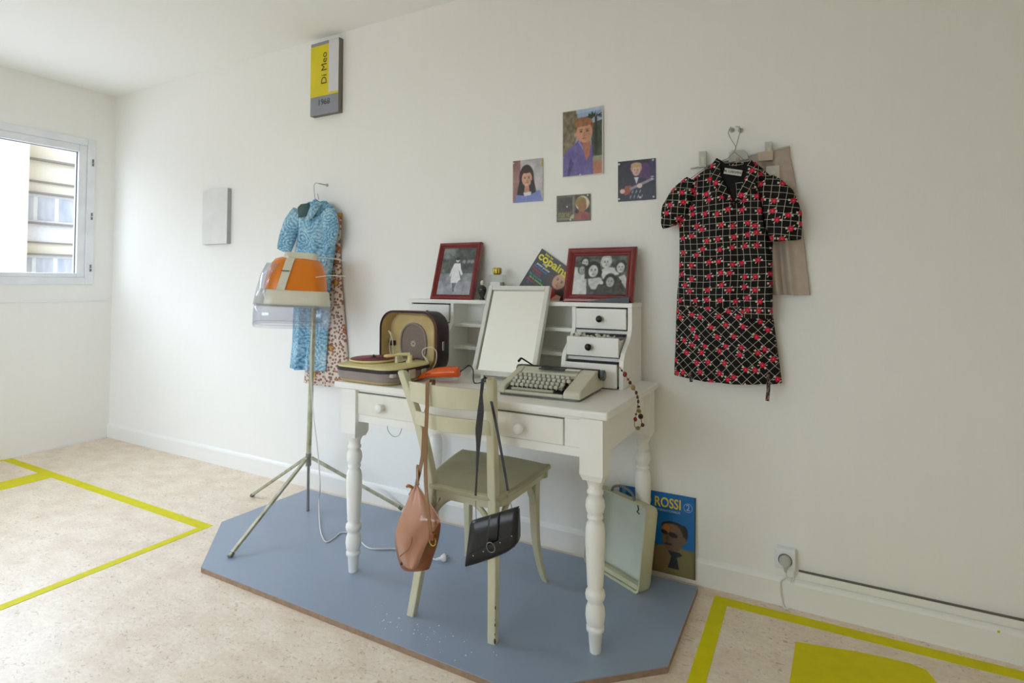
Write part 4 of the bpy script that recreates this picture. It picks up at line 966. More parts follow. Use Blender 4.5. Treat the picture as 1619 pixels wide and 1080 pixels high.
# ------------------------------------------------------------------ bags on the chair
def brown_bag():
    Y = -0.805
    o = at(655, 850, Y)
    t = thing('shoulder_bag', 'tan brown leather shoulder bag hanging from the left side of the chair back', 'bag', o)
    L = lambda px, py, y=Y: at(px, py, y)-o
    # slouchy body: outline rows, front bulging to the viewer
    rows = [((656, 767), (661, 767), 0.006), ((650, 778), (667, 783), 0.016), ((644, 796), (678, 800), 0.030), ((637, 812), (690, 815), 0.040), ((630, 832), (697, 830), 0.050), ((628, 850), (694, 850), 0.055), ((630, 866), (690, 866), 0.055), ((633, 880), (685, 880), 0.050), ((636, 892), (681, 893), 0.040), ((640, 899), (679, 899), 0.026)]
    NR = 26; ts = np.linspace(0, len(rows)-1, NR); rings = []
    def itp(f): return np.interp(ts, range(len(rows)), [f(r) for r in rows])
    lx, ly, rx, ry, dp = itp(lambda r: r[0][0]), itp(lambda r: r[0][1]), itp(lambda r: r[1][0]), itp(lambda r: r[1][1]), itp(lambda r: r[2])
    for i in range(NR):
        a = L(lx[i], ly[i]); b_ = L(rx[i], ry[i]); c = (a+b_)/2; hx = (b_-a)/2; ring = []
        for k in range(24):
            th = 2*PI*k/24; s = math.copysign(abs(math.cos(th))**0.8, math.cos(th)); d = math.sin(th)
            ring.append(c+hx*s+Vector((0, -1, 0))*(dp[i]*d*(0.9 if d > 0 else 0.35)))
        rings.append(ring)
    MB().loft(rings).build('body', M['brownbag2'], t)
    # front flap ending in a rounded tongue
    ys = [768, 776, 788, 806, 824, 842, 862, 882, 894, 900]; lf = [657, 650, 646, 639, 630, 625.5, 627, 632, 638, 648]; rt = [660, 667, 675, 687, 697, 685, 674, 666, 661, 653]
    NY, NX = 40, 22; g = MB(); vv = []; edge = []
    for i in range(NY):
        y = 768+132*i/(NY-1); a_, b_ = float(np.interp(y, ys, lf)), float(np.interp(y, ys, rt)); d0 = 0.006+0.050*math.sin(min(1, (y-768)/95)*PI/2)
        for j in range(NX):
            u = j/(NX-1); bul = math.sin(PI*(0.08+0.84*u))*0.020*math.sin(min(1, (y-760)/80)*PI/2)+0.0035*math.sin(u*9+y*0.05)*math.sin(PI*u)
            vv.append(L(a_+(b_-a_)*u, y, Y-d0-bul))
        edge.append(vv[-1]+Vector((0, -0.001, 0)))
    g._add(vv, [(i*NX+j, (i+1)*NX+j, (i+1)*NX+j+1, i*NX+j+1) for i in range(NY-1) for j in range(NX-1)], True); g.build('flap', M['brownbag'], t, solid=0.003)
    MB().tube(edge[1:18], 0.0017, 6).build('flap_edge', mat('pale_leather_edge', (206, 176, 150), 0.5), t)
    MB().tube(smooth([L(651, 849, Y-0.096), L(650, 860, Y-0.092), L(644, 870, Y-0.085), L(636, 876, Y-0.075), L(632, 880, Y-0.068)]), 0.0012, 6).build('tie_cord', M['strapbrown'], t)
    MB().ball(L(635, 891, Y-0.062), 0.0055, 10).build('tie_bead', mat('dark_red_bead', (96, 22, 26), 0.35), t)
    # strap over the back slat and down to the ring
    S = [L(683, 852, Y-0.080), L(680, 835, Y-0.086), L(676, 800, Y-0.074), L(673, 760, Y-0.040), L(673, 700, Y-0.016), L(675, 650, Y-0.010), L(676, 606, Y-0.006)]
    top = S[-1]+Vector((0, 0.012, 0.006)); S += [top, top+Vector((0, 0.016, -0.001)), top+Vector((-0.002, 0.023, -0.016)), L(672, 660, Y+0.05), L(668, 720, Y+0.04), L(660, 760, Y+0.02), L(657, 770, Y)]
    S = smooth(S, 6)
    MB().tube(S, 0.0098, 4, flat=(1.0, 0.17), upv=(0, 1, 0.12)).build('strap', M['strapbrown'], t)
    q = L(684, 856, Y-0.082); MB().tube([q+Vector((0.012*math.cos(a), 0, 0.014*math.sin(a))) for a in np.linspace(0, 2*PI, 17)], 0.0020, 6).build('ring', M['gold'], t)
    MB().box(q+Vector((-0.012, -0.006, 0.004)), q+Vector((0.008, 0.004, 0.026))).build('strap_loop', M['brownbag2'], t, bevel=0.002)
    q = L(648, 773, Y-0.012); MB().tube(smooth([q+Vector((-0.012, 0, 0.006)), q+Vector((-0.002, -0.006, 0.012)), q+Vector((0.012, 0, 0.004)), q+Vector((0.0, 0, -0.02))]), 0.005, 8).build('knot', M['brownbag2'], t)
    MB().tube(smooth([L(661, 768, Y), L(660, 758, Y+0.01), L(660, 742, Y+0.03), L(661, 735, Y+0.035)]), 0.008, 4, flat=(1, 0.2), upv=(0, 1, 0)).build('rear_strap', M['strapbrown'], t)
brown_bag()
def black_bag():
    Y = -0.835
    TL, TR, BR, BL = at(745, 826, Y-0.01), at(821, 803, Y+0.03), at(820, 862, Y+0.03), at(738, 893, Y-0.01)
    o = (TL+TR+BR+BL)/4
    t = thing('clutch_bag', 'small black leather handbag hanging from the right side of the chair back', 'bag', o)
    TL, TR, BR, BL = TL-o, TR-o, BR-o, BL-o; n = (TR-TL).cross(BL-TL).normalized(); n = -n if n.y > 0 else n      # n faces the viewer
    nb = -n
    BLm = BL.lerp(BR, 0.45)+Vector((0, 0, 0.0))
    # folded body: section seen from the left edge, thicker at the bottom
    def sec(A_, B_):      # A top, B bottom at one station
        pts = []
        for k, d in ((0, 0.004), (0.04, 0.010), (0.3, 0.014), (0.7, 0.020), (0.93, 0.022), (1.0, 0.012)): pts.append(A_.lerp(B_, k)+n*d)
        for k, d in ((1.015, -0.004), (0.97, -0.020), (0.7, -0.021), (0.35, -0.013), (0.04, -0.008)): pts.append(A_.lerp(B_, k)+n*d)
        return pts
    st = [0, 0.04, 0.2, 0.4, 0.6, 0.8, 0.94, 1.0]
    def bot(k):
        v = BL.lerp(BR, k); up = (TL-BL).normalized()
        if k > 0.85: v = v+up*0.016*((k-0.85)/0.15)**2
        return v-up*0.006*math.sin(PI*k)
    MB().loft([sec(TL.lerp(TR, k), bot(k)) for k in st], smooth=False).build('body', M['blackbag'], t, bevel=0.003)
    # flap with centre strap and ring buckle
    P = lambda u, v, d: TL.lerp(TR, u).lerp(bot(u), v)+n*d
    rings = [[P(0.01, v, d) for v, d in ((0.0, -0.009), (-0.02, 0.004), (0.04, 0.0125), (0.5, 0.0195), (0.90, 0.0245))]]
    g = MB(); grid = []
    us = np.linspace(0.01, 0.99, 9); vs_ = [(-0.01, -0.010), (-0.03, 0.004), (0.03, 0.0135), (0.3, 0.0165), (0.62, 0.0220), (0.93, 0.0250)]
    vv = [P(u, v, d) for u in us for v, d in vs_]; m_ = len(vs_)
    g._add(vv, [(i*m_+j, i*m_+j+1, (i+1)*m_+j+1, (i+1)*m_+j) for i in range(8) for j in range(m_-1)], True); g.build('flap', M['blackbag'], t, solid=0.0025)
    g = MB()
    vv = [P(u, v, d+0.0035) for u in (0.40, 0.44, 0.58, 0.62) for v, d in vs_[:5]]; g._add(vv, [(i*5+j, i*5+j+1, (i+1)*5+j+1, (i+1)*5+j) for i in range(3) for j in range(4)], True); g.build('centre_strap', M['blackbag'], t, solid=0.003)
    g = MB(); A_, B_ = P(0.10, 0.74, 0.0275), P(0.90, 0.60, 0.0275); g.bar(A_, B_, 0.013, 0.003, n); g.build('tab', M['blackbag'], t, bevel=0.001)
    c = P(0.50, 0.66, 0.030); ux = (TR-TL).normalized(); uz = ux.cross(n)
    MB().tube([c+ux*0.0125*math.cos(a)+uz*0.0155*math.sin(a) for a in np.linspace(0, 2*PI, 21)], 0.0016, 6).build('ring_buckle', M['steel'], t)
    for u, v in ((0.16, 0.73), (0.36, 0.70), (0.68, 0.63), (0.90, 0.59)):
        c = P(u, v, 0.029); MB().ball(c, 0.0024, 8).build('rivet', M['chrome'], t)
    # two strap ends rising to the slat
    L = lambda px, py, y: at(px, py, y)-o
    T = L(763, 598, -0.812)
    S = [P(0.10, 0.0, 0.0), L(750, 806, Y), L(752, 790, Y), L(755, 745, Y), L(757, 712, Y)]
    MB().tube([P(0.10, 0.02, 0.0), P(0.10, -0.05, 0), L(752, 792, Y)], 0.0013, 6).build('wire_link', M['steel'], t)
    MB().tube([P(0.86, 0.02, 0.0), L(806, 790, Y+0.02), L(803, 776, Y+0.02)], 0.0013, 6).build('wire_link', M['steel'], t)
    a = smooth([L(752, 784, Y), L(754, 748, Y), L(756, 708, Y+0.01), L(757, 680, Y+0.015), L(760, 650, Y+0.018), L(761, 625, Y+0.02), L(763, 604, Y+0.02)], 5)
    w = lerp_list([0.0055, 0.0045, 0.0095, 0.0165, 0.0155, 0.0075, 0.0085], len(a)); MB().tube(a, w, 4, flat=(1, 0.16), upv=(0, 1, 0)).build('strap', M['blackbag'], t)
    b_ = smooth([L(763, 604, Y+0.02), L(764, 598, Y+0.028), L(768, 597, Y+0.055), L(772, 615, Y+0.075), L(780, 650, Y+0.06), L(788, 690, Y+0.045), L(797, 740, Y+0.03), L(803, 776, Y+0.02)], 5)
    MB().tube(b_, lerp_list([0.0085, 0.0085, 0.008, 0.007, 0.0065, 0.0065, 0.006, 0.0055], len(b_)), 4, flat=(1, 0.18), upv=(0, 1, 0)).build('strap', M['blackbag'], t)
black_bag()

# ------------------------------------------------------------------ salon hair dryer on tripod
def salon_dryer():
    px_, py_ = 2.495, -0.288
    t = thing('salon_hair_dryer', 'orange and cream bonnet hair dryer with clear visor on a metal tripod', 'hair dryer', (px_, py_, PZ))
    O = Vector((px_, py_, PZ)); L = lambda p: Vector(p)-O
    hubz = 0.300; top = at(495, 470, -0.300); top.y = -0.292
    MB().tube([(0, 0, 0), (0, 0, hubz-PZ)], 0.007, 12).build('centre_post', M['steel'], t)
    MB().tube([(0, 0, hubz-PZ), L(top)], 0.0125, 14).build('pole', M['olddull'], t)
    MB().tube([(0, 0, 0.23), (0, 0, hubz-PZ+0.015)], 0.014, 14).build('hub', M['steel'], t)
    for f in ((2.595, -0.795, PZ), (2.022, -0.262, 0.0), (2.905, -0.040, PZ)):
        F = Vector(f)+Vector((0, 0, 0.006)); s = (Vector((px_, py_, hubz))-F); e = F+s*0.97
        lg = MB().bar(L(F), L(e), 0.016, 0.014, (0, 0, 1)); lo = lg.build('leg', M['olddull'], t, bevel=0.002)
        MB().bar(L(F)-Vector((0, 0, 0.005)), L(F)+s.normalized()*0.02, 0.02, 0.016).build('rubber_foot', M['greyplastic'], lo, bevel=0.003)
    # hood in its own turned frame
    ang = math.atan2(0.75, 0.67); c = Vector((2.452, -0.352, 0)); R_ = Matrix.Rotation(ang, 3, 'Z')
    tilt = Matrix.Rotation(math.radians(3.0), 3, 'Y')
    def Hd(x, y, z):
        v = R_ @ (tilt @ Vector((x*0.955, y*0.955, z-1.18))); return L(Vector((c.x, c.y, 1.162))+v)
    def rr(hx, hy, z, r, n=7, sx=0.0): return [Hd(p[0]+sx, p[1], z) for p in rrect(-hx, hx, -hy, hy, min(r, hx-0.001, hy-0.001), n)]
    MB().loft([rr(0.183, 0.170, 1.088, 0.09), rr(0.186, 0.172, 1.095, 0.09), rr(0.172, 0.160, 1.165, 0.085), rr(0.165, 0.152, 1.170, 0.08), rr(0.150, 0.14, 1.168, 0.08)], cap=False).build('hood_band', M['ivory'], t)
    MB().loft([rr(0.158, 0.148, 1.162, 0.085, sx=0.006), rr(0.153, 0.143, 1.21, 0.085, sx=0.006), rr(0.142, 0.132, 1.265, 0.08, sx=0.006), rr(0.126, 0.115, 1.305, 0.075, sx=0.006), rr(0.110, 0.098, 1.325, 0.07, sx=0.006), rr(0.085, 0.075, 1.334, 0.06, sx=0.006)]).build('hood_shell', M['orange'], t)
    MB().loft([rr(0.082, 0.085, 1.322, 0.03, sx=0.006+0.012), rr(0.084, 0.087, 1.330, 0.03, sx=0.018), rr(0.080, 0.083, 1.356, 0.03, sx=0.018), rr(0.074, 0.077, 1.360, 0.03, sx=0.018)]).build('top_cap', M['ivory'], t)
    # cream stripe down the front left, following the shell
    g = MB(); vv = []
    prof = [(1.160, 0.150), (1.21, 0.1455), (1.265, 0.1345), (1.305, 0.1175), (1.328, 0.099)]
    for z, hy in prof:
        k = (z-1.16)/0.17; xc = -0.068+0.040*k
        for dx in (-0.020, 0.020): vv.append(Hd(xc+dx, -hy-0.002, z))
    g._add(vv, [(2*i, 2*i+1, 2*i+3, 2*i+2) for i in range(4)]); g.build('stripe', M['ivory'], t, solid=0.003)
    q0 = Hd(-0.068, -0.140, 1.263); q1 = Hd(-0.030, -0.140, 1.263); MB().bar(q0, q1, 0.008, 0.006, (0, 0, 1)).build('switch', M['greyplastic'], t)
    # clear visor: skirt below and wrap up the left
    MB().loft([rr(0.186, 0.176, 1.100, 0.10), rr(0.190, 0.180, 1.05, 0.10), rr(0.187, 0.178, 0.992, 0.10), rr(0.184, 0.175, 0.986, 0.10)], cap=False).build('visor', M['clear'], t, solid=0.003)
    vr = [p for p in rr(0.189, 0.179, 1.000, 0.10)]; vr.append(vr[0]); MB().tube(vr, 0.0022, 6).build('visor_rim', M['clear'], t)
    vr = [p for p in rr(0.189, 0.179, 1.094, 0.10)]; vr.append(vr[0]); MB().tube(vr, 0.0028, 6).build('visor_rim', M['clear'], t)
    wrap = []
    for z, hx, hy in ((1.095, 0.192, 0.176), (1.17, 0.182, 0.166), (1.24, 0.168, 0.152), (1.30, 0.145, 0.126)):
        P = [p for p in rrect(-hx, hx, -hy, hy, 0.09, 7)]; P = [p for p in P if p[0] < -0.06]; wrap.append([Hd(p[0], p[1], z) for p in P[:min(len(P), 16)]])
    m_ = min(len(w) for w in wrap); MB().loft([w[:m_] for w in wrap], closed=False, cap=False).build('visor_wrap', M['clear'], t, solid=0.002)
    # inner yoke and the two thin rods at the right
    MB().tube([L(top)-Vector((0, 0, 0.03)), L(top)+Vector((0, 0, 0.06))], 0.02, 14).build('yoke', M['ivory'], t)
    for a, b_ in (((0.10, -0.1480, 1.240), at(546, 437, -0.24)), ((0.085, -0.06, 1.340), at(546, 413, -0.20))):
        p0 = Hd(*a); p1 = L(b_); MB().tube(smooth([p0, p0.lerp(p1, 0.5)+Vector((0, 0, 0.006)), p1], 5), 0.0024, 8).build('steam_rod', M['ivory'], t)
    # mains lead and plug
    cp = [L(top)-Vector((0, 0, 0.02)), L(at(492, 560, -0.31)), L(at(494, 640, -0.31)), L(at(502, 710, -0.31)), L(at(506, 770, -0.33))]
    fl = [atz(504, 800, PZ+0.004), atz(506, 835, PZ+0.004), atz(514, 856, PZ+0.004), atz(527, 852, PZ+0.004), atz(540, 842, PZ+0.004), atz(560, 846, PZ+0.004), atz(580, 865, PZ+0.004), atz(600, 868, PZ+0.004), atz(626, 868, PZ+0.004), atz(655, 876, PZ+0.004), atz(690, 885, PZ+0.010)]
    fl[0].z = 0.06
    S = smooth(cp+[L(p) for p in fl], 7); S = [Vector((p.x, p.y, max(p.z, 0.0032))) for p in S]; MB().tube(S, 0.0029, 8).build('mains_lead', M['cable'], t)
    e = L(atz(690, 884.5, PZ+0.012)); d = (L(atz(712, 880, PZ+0.012))-e).normalized(); d.z = 0
    MB().tube([e, e+d*0.018, e+d*0.022, e+d*0.034, e+d*0.038], [0.005, 0.007, 0.012, 0.017, 0.016], 12).build('plug', M['plugwhite'], t)
    s = Vector((-d.y, d.x, 0)); s = Vector((0, 0, 0.0)) + s
    for sg in (-1, 1): MB().tube([e+d*0.036+s*sg*0.0095, e+d*0.055+s*sg*0.0095], 0.0024, 8).build('plug_pin', M['steel'], t)
salon_dryer()

# ------------------------------------------------------------------ hanging clothes
def cloth(rows, y_back, nu=60, nv=90, fold=0.006, freq=(7, 11), seed=0, o=Vector((0, 0, 0)), sag=0.0, ph=0.0, power=0.42, plane=None):
    """rows: (z, xl, xr, depth). A closed, folded tube of cloth hanging in front of y_back; uv in metres"""
    rs = random.Random(seed); rows = sorted(rows, key=lambda r: r[0]); zs = [r[0] for r in rows]
    Z = np.linspace(zs[0], zs[-1], nv); XL = np.interp(Z, zs, [r[1] for r in rows]); XR = np.interp(Z, zs, [r[2] for r in rows]); D = np.interp(Z, zs, [r[3] for r in rows])
    k3 = np.ones(5)/5
    def sm(a): b = np.pad(a, 2, 'edge'); return np.convolve(b, k3, 'valid')
    XL, XR, D = sm(XL), sm(XR), sm(D)
    f1, f2 = freq; p1, p2, p3 = rs.random()*6, rs.random()*6, rs.random()*6
    mb = MB(); vs = []; uv = []
    for i in range(nv):
        g = (Z[i]-zs[0])/(zs[-1]-zs[0]); amp = fold*(1.25-0.75*g)
        for j in range(nu):
            u = j/(nu-1); x = XL[i]+(XR[i]-XL[i])*u; e = max(0.0, math.sin(PI*u))
            w = math.sin(f1*u*2*PI/2+p1+0.9*math.sin(3*g+p3))+0.55*math.sin(f2*u*PI+p2-1.3*g)
            y = y_back-D[i]*e**power-amp*w*e**0.5; z = Z[i]-sag*math.sin(PI*u)*(1-g)**2
            vs.append(Vector((x, y, z))-o); uv.append((x+0.25*(y_back-y)*(1 if u > 0.5 else -1)*0, z))
        for j in range(nu-2, 0, -1):
            u = j/(nu-1); x = XL[i]+(XR[i]-XL[i])*u; vs.append(Vector((x, y_back+0.0, Z[i]))-o); uv.append((x, Z[i]))
    n = 2*nu-2; fs = []; us = []
    for i in range(nv-1):
        for k in range(n):
            a = (i*n+k, i*n+(k+1) % n, (i+1)*n+(k+1) % n, (i+1)*n+k); fs.append(a); us.append([uv[q] for q in a])
    mb._add(vs, fs, True, us); return mb
def hanger_wire(o, hookp, cx, zb, half, drop, y, m='steel', r=0.0016):
    b = MB(); hk = [hookp+Vector((-0.012, 0, -0.006)), hookp+Vector((-0.010, 0, 0.006)), hookp+Vector((0, 0, 0.010)), hookp+Vector((0.010, 0, 0.002)), hookp+Vector((0.006, 0, -0.015)), Vector((cx, y, zb+0.035)), Vector((cx, y, zb))]
    b.tube([p-o for p in smooth(hk, 5)], r, 6); b.tube([p-o for p in (Vector((cx, y, zb)), Vector((cx-half, y, zb-drop)), Vector((cx+half, y, zb-drop)), Vector((cx, y, zb)))], r, 6); return b
def wall_nail(p, label):
    t = thing('wall_hook', label, 'hook', (p.x, -0.001, p.z))
    MB().lathe([(0.0, 0.010), (-0.004, 0.009), (-0.006, 0.004), (p.y-0.006, 0.003), (p.y-0.008, 0.0045)], (0, 0), 14, 'y').build('peg', M['clipbar'], t)

Yb = -0.035
def X_(px, py, y=-0.06): return at(px, py, y).x
def Z_(px, py, y=-0.06): return at(px, py, y).z
def row(py, l, r, d, y=-0.06):
    a, b_ = at(l, py, y), at(r, py, y); return ((a.z+b_.z)/2, a.x, b_.x, d)
def black_dress():
    o = Vector((4.48, -0.04, 1.63)); t = thing('dress', 'black checked dress with red flowers and puffed sleeves hanging at the right', 'dress', o)
    t['label'] = 'black dress with white checks and red flowers hanging on the right of the wall'
    y0 = -0.034
    rows = [row(485, 1068, 1221, .055), row(470, 1068, 1221, .058), row(440, 1071, 1221, .055), row(400, 1072, 1221, .058), row(362, 1072, 1222, .062), row(335, 1068, 1230, .058), row(310, 1072, 1232, .05), row(285, 1083, 1222, .042), row(268, 1104, 1204, .034), row(258, 1122, 1192, .028)]
    cloth(rows, y0, 64, 90, 0.0040, (5, 9), 1, o).build('bodice', M['check'], t)
    rows = [row(600, 1064, 1236, .050), row(592, 1064, 1235, .050), row(550, 1066, 1229, .050), row(500, 1067, 1222, .048), row(468, 1069, 1218, .045)]
    cloth(rows, y0-0.002, 64, 60, 0.0050, (6, 10), 3, o, sag=0.012).build('skirt', M['checkd'], t)
    # overlapping front panel edge on the right with its lower hem
    rows = [row(503, 1176, 1222, .010), row(480, 1178, 1221, .010), row(400, 1172, 1214, .010), row(330, 1168, 1206, .010), row(290, 1164, 1196, .008)]
    cloth(rows, y0-0.052, 24, 60, 0.002, (3, 5), 6, o).build('wrap_panel', M['check'], t)
    # puffed sleeves
    def sleeve(pts, rad, sd):
        P = [Vector(p)-o for p in pts]; S = smooth(P, 5); R_ = lerp_list(rad, len(S)); rs = random.Random(sd); n = 30; rings = []; 
        for i, p in enumerate(S):
            T = (S[min(i+1, len(S)-1)]-S[max(i-1, 0)]).normalized(); nr = Vector((0, -1, 0)); si = T.cross(nr).normalized(); ring = []
            for k in range(n):
                a = 2*PI*k/n; rr_ = R_[i]*(1+0.05*math.sin(a*6+i*0.4)); ring.append(p+si*math.cos(a)*rr_+nr*math.sin(a)*rr_*0.62)
            rings.append(ring)
        b = MB(); b.loft(rings, cap=False, uv=lambda v: (v[0]*0.9+v[2]*0.35, v[2]*0.9-v[0]*0.35)); return b
    yy = -0.068
    sleeve([at(1094, 284, yy), at(1079, 308, yy), at(1066, 332, yy), at(1059, 350, yy), at(1060, 358, yy)], [0.022, 0.046, 0.052, 0.034, 0.029], 2).build('sleeve', M['checks'], t)
    sleeve([at(1210, 284, yy), at(1227, 312, yy), at(1237, 345, yy), at(1241, 368, yy), at(1242, 380, yy)], [0.030, 0.058, 0.066, 0.054, 0.047], 3).build('sleeve', M['checks'], t)
    # open collar: two lapels and the inside back of the neck with its label
    def sheet(pts, y, nm, m, th=0.003, par=t):
        b = MB(); vs = [at(x, q, y+dy)-o for x, q, dy in pts]; c = sum(vs, Vector())/len(vs); n = len(vs); vs.append(c+Vector((0, -0.006, 0)))
        b._add(vs, [(i, (i+1) % n, n) for i in range(n)], False, [[(v[0], v[2]) for v in (vs[i], vs[(i+1) % n], vs[n])] for i in range(n)]); return b.build(nm, m, par, solid=th)
    sheet([(1124, 262, 0), (1133, 250, 0), (1140, 254, 0), (1150, 262, 0), (1172, 264, 0), (1186, 254, 0), (1192, 262, 0), (1184, 284, -.01), (1160, 320, -.02), (1136, 284, -.01)], -0.066, 'neck_lining', mat('black_lining', (20, 17, 17), 0.9))
    sheet([(1122, 264, 0), (1134, 250, 0), (1138, 258, 0), (1138, 276, 0), (1150, 300, -.004), (1160, 322, -.006), (1150, 318, -.006), (1128, 292, -.004)], -0.094, 'lapel', M['checks'])
    sheet([(1198, 268, 0), (1188, 252, 0), (1182, 258, 0), (1180, 278, 0), (1170, 300, -.004), (1160, 324, -.006), (1174, 316, -.006), (1196, 288, -.004)], -0.094, 'lapel', M['checks'])
    a, c = at(1145, 270, -0.092)-o, at(1173, 274, -0.092)-o; ux = (c-a).normalized(); mid = (a+c)/2
    lb = MB().bar(a, c, 0.0015, 0.022, (0, 0, 1)); lo = lb.build('neck_label', M['labelcloth'], t)
    text('M. LUSCHINI', 0.0125, mid+Vector((0, -0.0015, 0)), ux, (0, 0, 1), M['ink2'], 'lettering', lo, bold=0.0003, sx=0.9)
    # ties below the hem
    for pts, w in (([(1091, 590), (1093, 604)], 0.008), ([(1214, 592), (1215, 612), (1213, 634)], 0.009)):
        P = [at(x, q, -0.075)-o for x, q in pts]; P = smooth(P, 4); MB().tube(P, w, 4, flat=(1, 0.2), upv=(0, 1, 0)).build('tie', M['checkd'], t)
black_dress()
def clips():
    # clip hanger with the beige skirt behind the dress
    hp = at(1164, 203, -0.022)
    o = at(1160, 245, -0.022); t = thing('clip_hanger', 'grey trouser hanger with two clips behind the black dress', 'hanger', o)
    L = lambda px, py, y=-0.022: at(px, py, y)-o
    MB().tube([L(1092, 267), L(1249, 231.5)], 0.0035, 8).build('bar', M['clipbar'], t)
    MB().prism([(p.x, p.z) for p in (L(1152, 258), L(1153, 242), L(1158, 238), L(1176, 237), L(1182, 243), L(1184, 252))], -0.006, 0.006, 'y').build('centre_block', M['clipbar'], t, bevel=0.002)
    MB().tube(smooth([L(1162, 240), L(1163, 232), L(1157, 222), L(1152, 212), L(1153, 205), L(1156, 202)], 5), 0.0015, 6).build('hook', M['steel'], t)
    for c in (1111, 1215):
        y_ = 254 if c < 1150 else 239
        cl = MB(); a = L(c-6, y_-14, -0.030); b_ = L(c+6, y_+10, -0.030); cl.box((a.x, -0.012, b_.z), (b_.x, 0.008, a.z)); co = cl.build('clip', M['clipbar'], t, bevel=0.002)
        a = L(c-2, y_-5, -0.03); b_ = L(c+3, y_+6, -0.03); MB().box((a.x, -0.014, b_.z), (b_.x, -0.012, a.z)).build('clip_inset', M['sage'], co)
    # dress hanger hook crossing it
    o2 = at(1168, 250, -0.05); t2 = thing('wire_hanger', 'thin wire hanger carrying the black flowered dress', 'hanger', o2)
    L2 = lambda px, py, y=-0.05: at(px, py, y)-o2
    MB().tube(smooth([L2(1161, 240), L2(1165, 228), L2(1168, 216), L2(1171, 206), L2(1169, 201, -0.04), L2(1163, 200, -0.035)], 5), 0.0015, 6).build('hook', M['steel'], t2)
    MB().tube([L2(1161, 240), L2(1150, 251), L2(1120, 262, -0.055), L2(1092, 282, -0.055)], 0.0015, 6).build('arm', M['steel'], t2)
    MB().tube([L2(1161, 240), L2(1180, 256), L2(1210, 275, -0.055)], 0.0015, 6).build('arm', M['steel'], t2)
    wall_nail(at(1156, 203, -0.03), 'small pale wall peg on the left of the pair above the black dress'); wall_nail(at(1169, 202, -0.045), 'small pale wall peg on the right of the pair above the black dress')
    # skirt
    o = at(1200, 300, -0.02); t = thing('skirt', 'beige wool skirt hanging behind the black dress', 'skirt', o)
    rows = [row(466, 1148, 1281, .018, -0.025), row(440, 1145, 1278, .018, -0.025), row(350, 1136, 1268, .016, -0.025), row(290, 1126, 1258, .014, -0.025), row(246, 1112, 1249, .012, -0.025), row(234.5, 1112, 1249, .008, -0.025)]
    b = cloth(rows, -0.012, 110, 70, 0.013, (9, 15), 9, o, power=0.25)
    # lean the waist to follow the slanting bar
    k = [Vector(v) for v in b.v]
    bar_l, bar_r = at(1112, 263, -0.025), at(1249, 232, -0.025)
    for i, v in enumerate(k):
        w = v+o; s = (w.x-bar_l.x)/(bar_r.x-bar_l.x); zb = bar_l.z+(bar_r.z-bar_l.z)*max(0, min(1, s)); zt = rows[-1][0]; q = max(0, (w.z-1.15)/(zt-1.15))
        v.z += (zb-zt)*q*0.9
    b.v = [tuple(v) for v in k]; b.build('cloth', M['beige'], t)
    a = at(1212, 252, -0.045)-o; MB().box(a+Vector((-0.03, 0, -0.004)), a+Vector((0.022, 0.006, 0.03))).build('waist_tab', M['beige'], t)
    a = at(1223, 273, -0.040)-o; tg = MB().box(a+Vector((-0.026, 0, -0.028)), a+Vector((0.020, 0.003, 0.026))).build('paper_tag', M['card'], t)
    MB().lathe([(-0.001, 0.006), (-0.002, 0.006)], (a.x, a.z), 10, 'y').build('tag_mark', M['sage'], tg).location = (0, a.y, 0)
clips()

